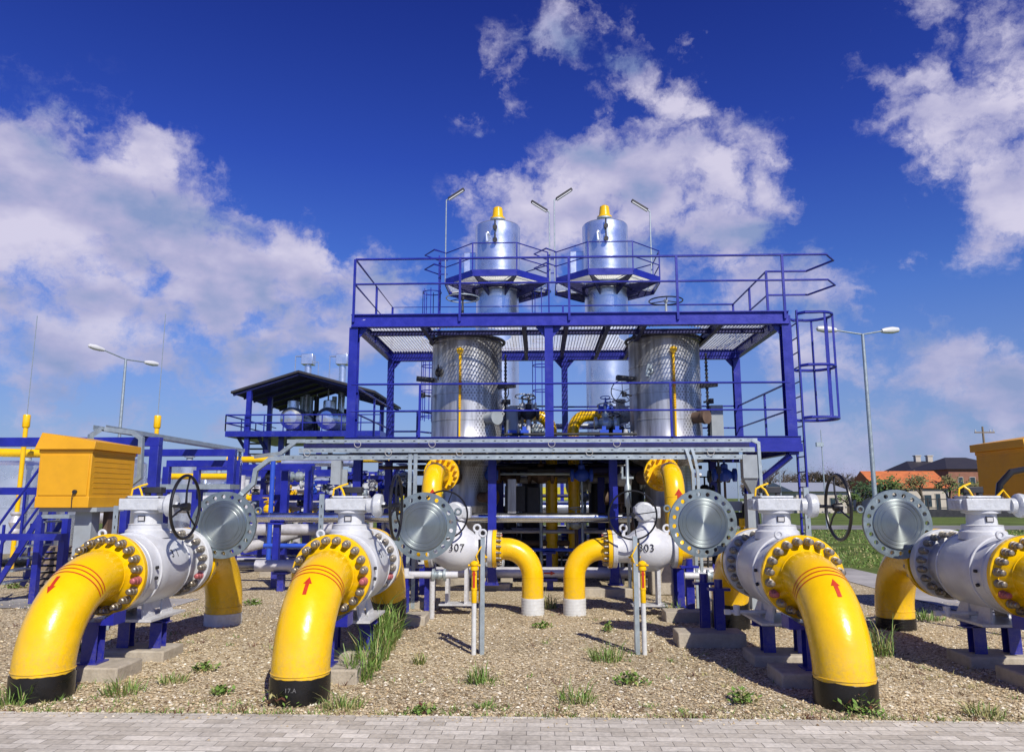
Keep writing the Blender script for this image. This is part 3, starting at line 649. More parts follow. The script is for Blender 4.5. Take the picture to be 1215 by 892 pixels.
X307 = at(543, 651, YM).x; X303 = at(768, 651, YM).x
mid_valve(X307, 1, '307', 'white valve stencilled 307, left of the middle gap, with thin black handwheel')
mid_valve(X303, -1, '303', 'white valve stencilled 303, right of the middle gap, with thin black handwheel')
def mid_elbow(xv, sgn, xe, label):
    t = empty('pipe_elbow', (xe, YM, 0), label, 'pipe elbow', 'yellow elbows diving into the gravel in the middle')
    r = .165; e = .42; xf = xv+sgn*.545-xe
    pts = [V((xf+sgn*.09, 0, ZM)), V((-sgn*e, 0, ZM))]+[V((-sgn*e+sgn*e*sin(a), 0, ZM-e+e*cos(a))) for a in [pi/2*i/16 for i in range(1, 17)]]+[V((0, 0, -.05))]
    mb = MB(); mb.tube(pts, r, 36); mb.lathe([(.1, 0), (.28, 0), (.285, .005), (.285, .06), (.22, .062), (.19, .11), (r, .16)], (xf, 0, ZM), (sgn, 0, 0), 44)
    mb.ring((0, 0, ZM-e), (0, 0, 1), r, .004, 36, 6); mb.build('pipe', yellow, t)
    s_ = MB(); s_.lathe([(r+.008, -.04), (r+.008, .235), (r, .238)], n=36)
    for k in range(5): s_.ring((0, 0, .03+.045*k), (0, 0, 1), r+.0085, .003, 36, 5)
    s_.build('base_sleeve', sleeve, t)
    bolts(t, (xf+sgn*.06, 0, ZM), .235, 16, BOLT, flip=(sgn > 0), scale=.62, axis='X', red=(2,))
mid_elbow(X307, 1, at(632, 700, YM).x, 'smaller yellow elbow turning down right of the 307 valve, grass at its foot')
mid_elbow(X303, -1, at(681.5, 700, YM).x, 'smaller yellow elbow turning down left of the 303 valve')
# risers to the vessels
YR = 12.15
def riser(xr, xv, s, label):
    t = empty('riser_pipe', (xr, YR, 0), label, 'pipe', 'yellow riser pipes in front of the vessels')
    r = .163; zt = az(547, YR)-r; e = .40; xf = xv-s*.435-xr; dy = YM-YR
    pts = [V((xf, dy, ZM)), V((xf-s*.10, dy+.01, ZM)), V((xf*.4-s*.10, dy+.06, ZM)), V((-s*.05, dy+.18, ZM+.03)), V((-s*.01, -.08, ZM+.12)), V((0, -.02, ZM+.22)), V((0, 0, ZM+.36)), V((0, 0, zt-e))]+[V((0, e-e*cos(a), zt-e+e*sin(a))) for a in [pi/2*i/16 for i in range(1, 17)]]+[V((0, 1.2, zt))]
    mb = MB(); mb.tube(pts, r, 32)
    mb.ring((0, 0, zt-e), (0, 0, 1), r, .004, 32, 6); mb.build('pipe', yellow, t)
    f = MB(); f.lathe([(.1, 0), (.285, 0), (.285, .06), (.2, .06)], (xf-s*.05, dy, ZM), (s, 0, 0), 44); f.build('flange', yellow, t)
    for yy in (1.15, 1.22):
        f = MB(); f.lathe([(.1, 0), (.31, 0), (.31, .06), (.1, .06)], (0, yy, zt), (0, 1, 0), 44); f.build('flange', yellow, t)
    bolts(t, (0, 1.15, zt), .26, 16, BOLTY, scale=.75)
    n_ = MB(); n_.cyl((0, 1.28, zt), (0, 3.7, zt), .15, 28); n_.build('nozzle', rustst, t)
    a_ = MB(); zz = 1.78; a_.bx(.01, .06, -r-.004, -r-.001, zz-.13, zz); a_.add([(-.03, -r-.004, zz), (.10, -r-.004, zz), (.035, -r-.004, zz+.1)], [(0, 1, 2)]); a_.build('arrow', redp, t)
    d = MB(); d.bx(-.08, .08, -.08, .08, .0, ZM-.02); d.build('support_leg', blue, t)
riser(at(512, 600, YR).x, X307, 1, 'yellow riser pipe bending back to the left vessel behind the steel disc')
riser(at(801, 600, YR).x, X303, -1, 'yellow riser pipe bending back to the right vessel beside the steel disc')

# marker posts
def marker(u, v, flip, label):
    g = gnd(u, v); t = empty('sampling_post', g, label, 'marker post', 'paired yellow and white vent tubes with grey post')
    s = 1 if flip else -1
    for k, (dx, dy, h) in enumerate(((s*.0, 0, .98), (s*.0+.07*(1 if not flip else -1)*1, .14, 1.06))):
        a = MB(); a.cyl((dx, dy, -.05), (dx, dy, .56), .027, 20); [a.ring((dx, dy, .05+.05*j), (0, 0, 1), .0275, .0015, 20, 4) for j in range(10)]; a.build('white_tube', sleeve, t)
        b = MB(); b.lathe([(.030, .56), (.031, .563), (.031, .70), (.036, .702), (.036, .725), (.031, .73), (.031, h-.06), (.045, h-.058), (.045, h-.03), (.034, h-.02), (.05, h), (.05, h+.02), (.03, h+.04), (0, h+.05)], (dx, dy, 0), n=22)
        b.tube([(dx-.07, dy-.0, h-.005), (dx+.07, dy-.0, h-.005)], .012, 8); b.build('yellow_tube', yellow, t)
    r_ = MB(); zz = .72
    X0 = 0; r_.bx(X0-.012, X0+.012, -.0345, -.032, zz, zz+.15); r_.add([(X0-.022, -.0345, zz+.15), (X0+.022, -.0345, zz+.15), (X0, -.0345, zz+.22)], [(0, 1, 2)]); r_.build('arrow', redp, t)
    px = .095 if not flip else -.075
    p = MB(); p.bx(px-.025, px+.025, .0, .006, -.05, 1.30); p.bx(px-.025, px-.019, .006, .05, -.05, 1.30); p.build('grey_post', galv, t)
    if not flip:
        q = MB(); q.ring((px, .0, 1.335), (0, 1, 0), .038, .013, 22, 8); q.build('ring', white, t)
    c = MB(); c.tube([(dx-.02, .0, 1.0), (dx-.05, -.01, 1.08), (dx-.0, 0, 1.17), (dx+.03, .02, 1.22)], .008, 8); c.build('yellow_cable', yellow, t)
    bb = MB(); bb.box((px-.03*(1 if not flip else -1), .07, 1.12), (.05, .07, .28)); bb.build('black_bracket', inkm, t)
marker(562, 776, False, 'vent tubes with red arrow and grey strip post in front of the 307 valve')
marker(765, 776, True, 'vent tubes with red arrow and grey strip post in front of the 303 valve')

# ------------------------------------------------------------------ process platform
PX0, PX1, PY0, PY1 = -3.55, 4.68, 14.0, 17.7
ZD0, ZD1 = 4.98, 5.22          # upper beam
ZM0, ZM1 = 2.52, 2.85          # middle deck beam
plat = empty('process_platform', ((PX0+PX1)/2, PY0, 0), 'two level blue steel platform with railings around the two silver vessels', 'platform')
plat_off = V(plat.location)
def PB(mb, name, m, bevel=0):
    for i, p in enumerate(mb.v): mb.v[i] = (p[0]-plat_off.x, p[1]-plat_off.y, p[2])
    return mb.build(name, m, plat, bevel=bevel)
def chan(a, b, w, h): return MB().ibeam(a, b, w, h, .014)
PB(MB().bx(PX0-.05, PX1+.05, PY0-.006, PY0+.012, ZD0, ZD1).bx(PX0-.05, PX1+.05, PY0-.05, PY0+.1, ZD1-.014, ZD1+.004).bx(PX0-.05, PX1+.05, PY0-.05, PY0+.1, ZD0-.008, ZD0+.008), 'front_beam', bluew)
PB(chan((PX0-.05, PY1, (ZD0+ZD1)/2), (PX1+.05, PY1, (ZD0+ZD1)/2), .12, ZD1-ZD0), 'back_beam', blue)
for xx in (PX0, PX1): PB(chan((xx, PY0+.1, (ZD0+ZD1)/2), (xx, PY1-.08, (ZD0+ZD1)/2), .12, ZD1-ZD0), 'side_beam', blue)
JX = [at(u, 0, PY0).x for u in ()]
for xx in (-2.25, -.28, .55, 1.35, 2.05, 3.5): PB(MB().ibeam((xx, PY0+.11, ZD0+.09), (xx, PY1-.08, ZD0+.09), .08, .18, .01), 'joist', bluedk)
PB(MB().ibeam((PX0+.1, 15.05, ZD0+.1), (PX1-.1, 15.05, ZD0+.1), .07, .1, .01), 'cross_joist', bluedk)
# grating
VX = (-1.54, 2.69); VY = 15.95; VR = .75
g = MB(); step = .066; x = PX0+.08
while x < PX1-.05:
    segs = [(PY0+.1, PY1-.06)]
    for vx in VX:
        if abs(x-vx) < .95:
            h = math.sqrt(max(0, .95**2-(x-vx)**2)); segs = [(PY0+.1, VY-h), (VY+h, PY1-.06)]
    for a, b in segs: g.bx(x-.004, x+.004, a, b, ZD1-.045, ZD1-.01)
    x += step
y = PY0+.15
while y < PY1-.1:
    segs = [(PX0+.07, PX1-.07)]
    if abs(y-VY) < .95:
        h = math.sqrt(.95**2-(y-VY)**2); segs = [(PX0+.07, VX[0]-h), (VX[0]+h, VX[1]-h), (VX[1]+h, PX1-.07)]
    for a, b in segs: g.bx(a, b, y-.004, y+.004, ZD1-.022, ZD1-.012)
    y += .1
PB(g, 'deck_grating', grate)
# posts between decks
def post(xx, yy, z0, z1, w=.16, kn=(-1, 1), m=blue):
    mb = MB(); mb.ibeam((xx, yy, z0), (xx, yy, z1), w, w, .012); mb.bx(xx-w/2-.0, xx+w/2, yy-w/2-.002, yy-w/2+.01, z0, z1)
    if kn:
        for s in kn: mb.add([(xx+s*w/2, yy-.01, z1), (xx+s*(w/2+.17), yy-.01, z1), (xx+s*w/2, yy-.01, z1-.2), (xx+s*w/2, yy+.01, z1), (xx+s*(w/2+.17), yy+.01, z1), (xx+s*w/2, yy+.01, z1-.2)], [(0, 1, 2), (3, 5, 4), (0, 3, 4, 1), (1, 4, 5, 2), (2, 5, 3, 0)])
    PB(mb, 'post', m)
post(PX0, PY0+.08, ZM1, ZD0-.01, .17, (1,)); post(.2, PY0+.08, ZM1, ZD0-.01, .16); post(PX1, PY0+.08, ZM0, ZD0-.01, .18, (-1,))
post(PX0, PY1, ZM1, ZD0-.001, .14, (1,)); post(.62, PY1, ZM1, ZD0-.001, .14); post(PX1, PY1, ZM1, ZD0-.001, .16, (-1,))
# middle deck
PB(MB().bx(PX0-.1, PX1+.14, PY0-.02, PY0+.0, ZM0+.06, ZM1).bx(PX0-.1, PX1+.14, PY0-.10, PY0+.08, ZM0+.05, ZM0+.064).bx(PX0-.1, PX1+.14, PY0-.04, PY0+.06, ZM1, ZM1+.012).bx(PX0-.1, PX1+.14, PY0-.09, PY0-.06, ZM0+.064, ZM0+.2), 'front_beam', blue)
PB(chan((PX1+.06, PY0+.1, 2.70), (PX1+.06, PY1, 2.70), .14, .3), 'side_beam', blue); PB(chan((PX0-.02, PY0+.1, 2.70), (PX0-.02, PY1, 2.70), .14, .3), 'side_beam', blue)
PB(chan((PX0, PY1+.1, 2.70), (PX1, PY1+.1, 2.70), .14, .3), 'back_beam', blue)
dk = MB(); y = PY0+.08
dk.bx(PX0+.08, VX[0]-.80, PY0+.07, PY1, ZM1-.035, ZM1-.022); dk.bx(VX[0]+.80, VX[1]-.80, PY0+.07, PY1, ZM1-.035, ZM1-.022); dk.bx(VX[1]+.80, PX1-.05, PY0+.07, PY1, ZM1-.035, ZM1-.022)
for vx in VX: dk.bx(vx-.80, vx+.80, PY0+.07, VY-.8, ZM1-.0352, ZM1-.0222); dk.bx(vx-.80, vx+.80, VY+.8, PY1, ZM1-.0352, ZM1-.0222)
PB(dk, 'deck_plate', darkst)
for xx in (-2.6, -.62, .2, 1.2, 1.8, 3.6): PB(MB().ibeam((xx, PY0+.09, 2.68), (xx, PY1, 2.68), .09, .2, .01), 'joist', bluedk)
for xx, yy in ((-.9, 14.55), (1.42, 14.6), (3.98, 14.5), (-3.5, 14.5), (-.9, 17.5), (1.42, 17.5), (3.98, 17.5), (-3.5, 17.5)):
    mb = MB(); mb.ibeam((xx, yy, .12), (xx, yy, ZM0+.07), .155, .155, .012); mb.bx(xx-.0775, xx+.0775, yy-.0795, yy-.068, .12, ZM0+.07); mb.bx(xx-.14, xx+.14, yy-.13, yy+.13, .12, .14)
    for s in (-1, 1): mb.add([(xx+s*.08, yy-.1, .14), (xx+s*.13, yy-.1, .14), (xx+s*.08, yy-.1, .36), (xx+s*.08, yy-.09, .14), (xx+s*.13, yy-.09, .14), (xx+s*.08, yy-.09, .36)], [(0, 1, 2), (3, 5, 4), (0, 3, 4, 1), (1, 4, 5, 2)])
    PB(mb, 'column', blue)
PB(MB().beam((4.62, PY0+.02, 2.5), (4.06, 14.5, 1.95), .1, .1), 'knee_brace', blue)
# railings
def railing(pts, zb, hs, posts, r=.02, m=blue, par=None, nm='railing'):
    mb = MB()
    for h in hs: mb.tube([(p[0], p[1], zb+h) for p in pts], r if h == hs[0] else r*.9, 8)
    for p in posts: mb.beam((p[0], p[1], zb-.15 if len(p) < 3 else zb+p[2]), (p[0], p[1], zb+hs[0]), r*2, r*2)
    if par is None: return PB(mb, nm, m)
    return mb
HS = [1.10, .60]
front = [(PX0, PY0), (PX1, PY0)]
XL = [at(u, 340, PY0).x for u in (421, 546, 675, 803, 929)]
railing([(PX0, PY0-.03), (5.50, PY0-.03), (5.78, PY0+.35), (5.50, 15.05), (PX1, 15.05), (PX1, PY1), (PX0, PY1), (PX0, PY0+.03)], ZD1, HS, [(q, PY0-.03) for q in XL]+[(PX1, 15.05), (PX1, 16.3), (PX1, PY1), (PX0, 15.9), (PX0, PY1), (.6, PY1)], .022)
PB(MB().tube([(PX0, PY1, ZD1+.05), (PX1, PY1, ZD1+.05)], .02, 8), 'toe_rail', blue)
hz = [az(455, PY0)-ZM1, az(487, PY0)-ZM1]
railing([(PX0, PY0+.0), (PX1, PY0+.0)], ZM1, hz, [(at(498, 480, PY0).x, PY0), (at(796, 480, PY0).x, PY0)], .02)
railing([(PX1, PY0+.1), (PX1, PY1), (.3, PY1+.02)], ZM1, hz, [(PX1, 15.6), (2.9, PY1+.02)], .02)
railing([(PX0, PY0+.1), (PX0, PY1)], ZM1, hz, [(PX0, 16)], .02)
# stair guard at the left behind
lad = railing([(-3.6, 18.4), (-3.0, 18.4), (-2.5, 19.2)], 2.85, [1.0, .5], [(-3.6, 18.4), (-3.0, 18.4), (-2.5, 19.2)], .025)

# caged ladder
t = empty('caged_ladder', (PX1+.22, PY0+.25, 0), 'blue ladder with hooped safety cage on the right side of the platform', 'ladder')
lx = 0.0
for yy in (-.2, .22): MB().beam((lx, yy, 0), (lx, yy, 5.25), .03, .06).build('side_rail', blue, t)
m_ = MB()
for k in range(18): m_.cyl((lx, -.2, .25+.28*k), (lx, .22, .25+.28*k), .013, 8)
m_.build('rung', blue, t)
for zz in (5.18, 4.18, 3.2):
    pts = [(lx, -.2, zz), (lx+.12, -.33, zz)]+[(lx+.38+.34*cos(a), .01+.36*sin(a), zz) for a in [R(-110+220*i/12) for i in range(13)]]+[(lx+.12, .35, zz), (lx, .22, zz)]
    MB().tube(pts, .028, 6).build('hoop', blue, t)
for a in (-75, -25, 25, 75):
    c = (lx+.38+.34*cos(R(a)), .01+.36*sin(R(a))); MB().beam((*c, 3.2), (*c, 5.18), .04, .012).build('cage_strip', blue, t)

# vessels
for i, vx in enumerate(VX):
    t = empty('pressure_vessel', (vx, VY, 0), ['left silver clad vessel with round black emblem bracket under the upper deck', 'right silver clad vessel with dark stained nozzle under the upper deck'][i], 'vessel', 'silver vessels standing in the platform')
    b = MB(); b.lathe([(.0, 5.16), (.3, 5.16), (.72, 5.10), (VR, 5.04), (VR+.008, 5.03), (VR+.008, 5.0), (VR, 4.99), (VR, 4.46), (VR+.006, 4.455), (VR+.006, 4.43), (VR, 4.425), (VR, 3.90), (VR+.008, 3.895), (VR+.008, 3.86), (VR, 3.855), (VR, 3.34), (VR+.006, 3.335), (VR+.006, 3.31), (VR, 3.305), (VR, 2.9), (VR+.012, 2.88), (VR+.012, 2.6), (VR-.01, 2.5), (.50, 2.38), (.48, 2.3), (.48, 1.6), (.49, 1.58), (.49, 1.55), (.48, 1.53), (.48, .3)], n=64); b.build('body', perf, t)
    s_ = MB(); s_.lathe([(.50, .3), (.52, .28), (.52, .12), (.62, .12), (.62, .0)], n=48); s_.build('skirt', conc, t)
    rr = MB(); rr.ring((0, 0, 5.06), (0, 0, 1), VR+.05, .035, 48, 8); rr.build('top_ring', darkst, t)
    y_ = MB(); dxx = -.07 if i == 0 else .06
    y_.cyl((dxx, -VR-.06, 2.4), (dxx, -VR-.06, 4.55), .022, 12); y_.lathe([(0, -.06), (.07, -.05), (.075, 0), (.03, .03), (.03, .1)], (dxx, -VR-.07, 4.72), (0, 1, 0), 18); y_.tube([(dxx, -VR-.06, 4.5), (dxx, -VR-.06, 4.7)], .03, 10)
    for k in range(26): y_.ring((dxx, -VR-.06, 3.55+.035*k), (.45, 0, 1), .026, .009, 12, 5)
    y_.build('conduit', yellow, t)
    rd = MB(); rd.cyl((dxx, -VR-.06, 3.95), (dxx, -VR-.06, 4.1), .026, 12); rd.build('conduit_mark', redp, t)
    nz_ = MB(); nz_.lathe([(.12, .5), (.12, .98), (.15, .98), (.15, 1.05), (0, 1.05)], (.0, 0, 3.35), (V((.55, -.62, 0))).normalized(), 28); nz_.build('nozzle', rustst if i else greyp, t)
    nz2 = MB(); nz2.lathe([(.10, .4), (.10, .8), (.17, .8), (.17, .87), (0, .87)], (.0, 0, 1.75), (V((.6, -.6, 0))).normalized(), 28); nz2.build('nozzle', rustst, t)
    for s, zz in ((-1, 4.2), (1, 4.05)):
        a_ = MB(); a_.beam((s*.70, -.25, zz), (s*1.05, -.30, zz+.03), .16, .09); a_.build('bracket_arm', darkst, t); a_ = MB(); a_.cyl((s*.74, -.3, zz-.35), (s*.92, -.32, zz-.33), .02, 10); a_.cyl((s*.90, -.32, zz-.38), (s*.90, -.32, zz-.28), .05, 12); a_.build('side_tap', darkst, t)
    lv = MB(); lv.cyl((.84, -.25, 2.9), (.84, -.25, 4.75), .022, 8)
    for k in range(22): lv.box((.84, -.25, 2.95+.08*k), (.06, .05, .03))
    lv.build('level_gauge', darkst, t)
    bc = MB(); bc.lathe([(.13, 0), (.13, .7), (.11, .76), (0, .78)], (.98, -.30, 2.86), (0, 0, 1), 20) if i == 0 else bc.bx(.86, 1.10, -.45, -.22, 2.86, 3.62); bc.build('instrument_casing', greyp, t)
    wb = MB(); wb.lathe([(.68, 4.2-4.2), (.68, .0)], (0, 0, 0), n=4) if False else None
    e = MB()
    if i == 0: e.ring((-.55, -.56, 4.32), (-.7, -.7, 0), .07, .03, 20, 6); e.beam((-.55, -.57, 4.15), (-.55, -.57, 4.48), .03, .02)
    else: e.beam((-.45, -.63, 4.2), (-.40, -.65, 4.45), .10, .03); e.ring((-.4, -.66, 4.3), (-.6, -.8, 0), .05, .02, 16, 6)
    e.build('lifting_bracket', inkm if i == 0 else galv, t)
# horizontal handwheels on the top deck
for i, (u, v) in enumerate(((549, 354), (790, 357))):
    p = at(u, v, 15.0); t = empty('deck_handwheel', (p.x, p.y, ZD1), ['grey horizontal handwheel on a stem on the upper deck, left', 'dark horizontal handwheel on a stem on the upper deck, right'][i], 'handwheel', 'handwheels standing on the upper deck')
    h = p.z-ZD1
    m_ = galv if i == 0 else wheelm
    MB().ring((0, 0, h), (0, 0, 1), .34, .014, 48, 8).build('rim', m_, t)
    for k in range(3): a = R(25+120*k); MB().tube([(0, 0, h), (cos(a)*.34, sin(a)*.34, h)], .010, 8).build('spoke', wheelm, t)
    MB().lathe([(.09, -.02), (.08, .05), (.035, .12), (.02, h-.05), (.04, h-.03), (.04, h+.03), (0, h+.03)], n=20).build('stem', greyp if i else darkst, t)

# elevated valves between vessels, yellow downpipes
def hi_valve(s, xp, label):
    YH = 17.0; zc = az(493, YH); t = empty('riser_pipe', (xp, YH, 0), label, 'pipe', 'yellow downpipes between the vessels')
    r = .133; e = .36; L = .66
    pts = [V((-s*L, 0, zc)), V((-s*e, 0, zc))]+[V((-s*e+s*e*sin(a), 0, zc-e+e*cos(a))) for a in [pi/2*i/12 for i in range(1, 13)]]+[V((0, 0, .1))]
    MB().tube(pts, r, 28).build('pipe', yellow, t)
    MB().lathe([(.1, 0), (.19, 0), (.19, .05), (.1, .05)], (-s*(L+.03), 0, zc), (s, 0, 0), 32).build('flange', yellow, t)
    bolts(t, (-s*(L-.03), 0, zc), .155, 10, BOLTY, flip=(s > 0), scale=.45, axis='X')
    v_ = empty('elevated_valve', (xp-s*(L+.42), YH, zc), 'white valve with wire spoke wheel on the middle deck, %s of the centre post' % ('left' if s > 0 else 'right'), 'valve', 'white valves on the middle deck')
    MB().lathe([(.1, -.36), (.18, -.36), (.18, -.31), (.12, -.30), (.13, -.22), (.22, -.10), (.235, 0), (.22, .10), (.13, .22), (.12, .30), (.18, .31), (.18, .36), (.1, .36)], (0, 0, 0), (1, 0, 0), 32).build('body', offwht, v_)
    MB().lathe([(.11, .18), (.10, .3), (.13, .31), (.12, .36), (0, .37)], n=20).build('bonnet', white, v_)
    wz = az(467, YH)-zc; wx = .02 if s < 0 else -.12
    q = MB(); q.ring((wx, -.3, wz), (0.1, 1, .1), .25, .011, 40, 6); q.cyl((wx, 0, wz), (wx, -.3, wz), .02, 8)
    q.build('handwheel', wheelm, v_)
    for k in range(5): a = R(20+72*k); MB().tube([(wx, -.3, wz), (wx+cos(a)*.25, -.3, wz+sin(a)*.25)], .007, 6).build('spoke', wheelm, v_)
    MB().bx(-.16, .16, -.15, .15, -.60, -.36).bx(-.05, .05, -.05, .05, -.36, -.2).bx(.2, .34, -.1, .1, -.60, -.42).build('actuator', ltblue, v_, bevel=.02)
    MB().bx(-.2, .2, -.1, .1, 2.85-zc-.02, -.60).build('support', darkst, v_)
hi_valve(1, ax(654.5, 17.0), 'yellow pipe coming down left of the narrow gap behind the middle elbows')
hi_valve(-1, ax(681, 17.0), 'yellow pipe coming down right of the narrow gap behind the middle elbows')
for i, u in enumerate((575, 636, 702)):
    pass

# long horizontal pipes
def hpipe(name, pts, r, m, label, group='long horizontal pipes', supports=(), parts=None):
    t = empty(name, (pts[0][0], pts[0][1], 0), label, 'pipe', group); o = V((pts[0][0], pts[0][1], 0))
    mb = MB(); mb.tube([V(p)-o for p in pts], r, 24)
    mb.build('pipe', m, t)
    L = V(pts[-1])-V(pts[0]); n = int(abs(L.x)/1.0)
    j = MB()
    for k in range(1, n): 
        p = V(pts[0]).lerp(V(pts[-1]), k/n)-o
        if len(pts) == 2: j.ring(p, L, r+.001, .004, 24, 5)
    if j.v: j.build('joint_band', m, t)
    for sx in supports:
        z_ = pts[0][2]; s_ = MB(); s_.bx(sx-o.x-.06, sx-o.x+.06, -.06, .06, 0, z_-r); s_.bx(sx-o.x-.14, sx-o.x+.14, -.12, .12, z_-r-.04, z_-r-.0); s_.build('support_leg', blue, t)
    return t
zp = az(614, 15.0)
hpipe('clad_pipe', [(ax(262, 15.0), 15.0, zp), (ax(742, 15.0)+.1, 15.0, zp)], .095, alu, 'shiny silver clad pipe with yellow reflection running behind both middle valves', supports=(-5.2, -2.6))
hpipe('thin_yellow_pipe', [(ax(560, 14.95), 16.6, az(612, 16.6)), (ax(812, 14.95), 16.6, az(612, 16.6))], .035, yellow, 'thin yellow pipe behind the shiny silver pipe', supports=(.9,))
zl = az(679, 14.9)
hpipe('ground_pipe', [(ax(470, 14.9), 14.9, zl), (ax(842, 14.9), 14.9, zl)], .105, wrapw, 'low pale wrapped pipe with small red arrow behind the middle elbows', supports=(-2.2, .2, 2.4))
a_ = MB(); xa = ax(650, 14.9); tt = [o for o in COL.objects if o.name.startswith('ground_pipe')][0]; a_.bx(xa-.09-tt.location.x, xa+.04-tt.location.x, -.109, -.106, zl-.015, zl+.015); a_.add([(xa+.04-tt.location.x, -.109, zl-.04), (xa+.04-tt.location.x, -.109, zl+.04), (xa+.13-tt.location.x, -.109, zl)], [(0, 1, 2)]); a_.build('arrow', redp, tt)
hpipe('ground_pipe', [(ax(308, 14.5), 14.5, az(672, 14.5)), (ax(352, 14.5)+.3, 14.5, az(672, 14.5))], .11, wrapw, 'short pale capped pipe on the ground between the two left elbows', supports=(-4.9,))
hpipe('thin_blue_pipe', [(ax(560, 16.2), 16.2, az(652, 16.2)), (ax(700, 16.2), 16.2, az(652, 16.2))], .035, ltblue, 'thin bright blue pipe with red mark seen between the middle elbows', supports=(.2,))
hpipe('thin_blue_pipe', [(ax(316, 16), 16, az(648, 16)), (ax(372, 16), 16, az(648, 16))], .05, ltblue, 'thin bright blue pipe low in the left pipe rack', supports=(-4.6,))
# dense under deck piping
und = empty('underdeck_pipework', (0.4, 17.5, 0), 'dark tangle of pipes and valves in the shade under the middle deck', 'pipework')
rnd = random.Random(5)
def U(mb, name, m): 
    for i, p in enumerate(mb.v): mb.v[i] = (p[0]-.4, p[1]-17.5, p[2])
    return mb.build(name, m, und)
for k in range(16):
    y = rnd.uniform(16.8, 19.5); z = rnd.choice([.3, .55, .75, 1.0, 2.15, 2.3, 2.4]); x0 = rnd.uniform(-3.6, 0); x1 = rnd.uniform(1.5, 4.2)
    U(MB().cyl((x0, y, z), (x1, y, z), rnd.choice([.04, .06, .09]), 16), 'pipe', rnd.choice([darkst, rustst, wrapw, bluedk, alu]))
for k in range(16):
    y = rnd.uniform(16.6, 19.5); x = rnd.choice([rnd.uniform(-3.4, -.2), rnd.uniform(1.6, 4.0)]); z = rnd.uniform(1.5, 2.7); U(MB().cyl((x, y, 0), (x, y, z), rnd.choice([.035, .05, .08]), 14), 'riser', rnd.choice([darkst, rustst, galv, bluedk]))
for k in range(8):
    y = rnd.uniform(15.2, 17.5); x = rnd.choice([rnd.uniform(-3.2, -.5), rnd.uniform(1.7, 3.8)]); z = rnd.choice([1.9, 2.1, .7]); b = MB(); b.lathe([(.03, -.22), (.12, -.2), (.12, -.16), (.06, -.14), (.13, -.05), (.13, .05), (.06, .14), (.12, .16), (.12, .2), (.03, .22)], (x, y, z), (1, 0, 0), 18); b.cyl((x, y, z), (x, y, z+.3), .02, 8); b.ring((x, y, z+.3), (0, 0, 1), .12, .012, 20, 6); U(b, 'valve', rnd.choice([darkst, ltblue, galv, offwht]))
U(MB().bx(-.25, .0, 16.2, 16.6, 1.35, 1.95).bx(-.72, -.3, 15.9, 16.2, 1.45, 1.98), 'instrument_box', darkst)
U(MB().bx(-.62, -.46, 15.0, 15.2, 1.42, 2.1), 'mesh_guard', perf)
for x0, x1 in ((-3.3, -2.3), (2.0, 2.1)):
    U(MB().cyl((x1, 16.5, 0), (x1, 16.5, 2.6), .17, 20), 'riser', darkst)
for x, y, w, d, z0, z1 in ((-1.0, 18.2, .9, .5, .2, 1.5), (1.9, 18.4, .9, .6, .3, 2.1), (3.3, 18.2, .5, .5, .2, 1.7), (-2.9, 18.2, .6, .5, .3, 2.0)):  # dark boxes added to deepen the shade under the middle deck
    U(MB().bx(x-w/2, x+w/2, y, y+d, z0, z1).bx(x-w/2-.03, x+w/2+.03, y-.03, y+d+.03, z1, z1+.04).bx(x-w/2+.05, x+w/2-.05, y+.05, y+d-.05, 0, z0), 'shade_filler_box', darkst)
for x, y, r, z1 in ((-.2, 18.3, .22, 2.3), (1.35, 17.8, .2, 2.6), (2.6, 17.4, .16, 2.6), (-2.0, 17.9, .25, 2.6)):  # big dark cylinders, likewise added to make the under-deck space darker
    U(MB().lathe([(r*.5, 0), (r, .1), (r, z1-.2), (r*1.3, z1-.2), (r*1.3, z1-.12), (r, z1-.12), (0, z1)], (x, y, 0), n=24), 'shade_filler_cylinder', darkst)
def small_valve(x, y, z, k, m, wheel=True):
    b = MB(); b.lathe([(.03*k, -.24*k), (.13*k, -.22*k), (.13*k, -.17*k), (.06*k, -.15*k), (.13*k, -.05*k), (.13*k, .05*k), (.06*k, .15*k), (.13*k, .17*k), (.13*k, .22*k), (.03*k, .24*k)], (x, y, z), (1, 0, 0), 18)
    b.cyl((x, y, z), (x, y, z+.36*k), .022*k, 8); b.lathe([(.07*k, .12*k), (.07*k, .2*k), (.04*k, .22*k)], (x, y, z), (0, 0, 1), 14)
    if wheel: b.ring((x, y, z+.36*k), (0, .2, 1), .15*k, .014*k, 24, 6)
    return b
dpk = empty('deck_pipework', (.4, 16.8, 2.85), 'small pipes, valves and blue actuators crowded between the two silver vessels', 'pipework')
def DP(mb, name, m):
    for i, p in enumerate(mb.v): mb.v[i] = (p[0]-.4, p[1]-16.8, p[2]-2.85)
    return mb.build(name, m, dpk)
rd2 = random.Random(77)
for k in range(15):
    x = rd2.choice([rd2.uniform(-.6, -.1), rd2.uniform(1.25, 1.9), rd2.uniform(-.5, 1.8)]); y = rd2.uniform(15.6, 18.2); z = rd2.uniform(3.0, 3.75)
    DP(MB().cyl((x, y, 2.85), (x, y, z+.1), rd2.choice([.02, .03, .045]), 10), 'riser', rd2.choice([galv, darkst, offwht, greyp]))
    DP(small_valve(x, y, z, rd2.uniform(.6, 1.1), None), 'valve', rd2.choice([offwht, galv, ltblue, darkst, offwht]))
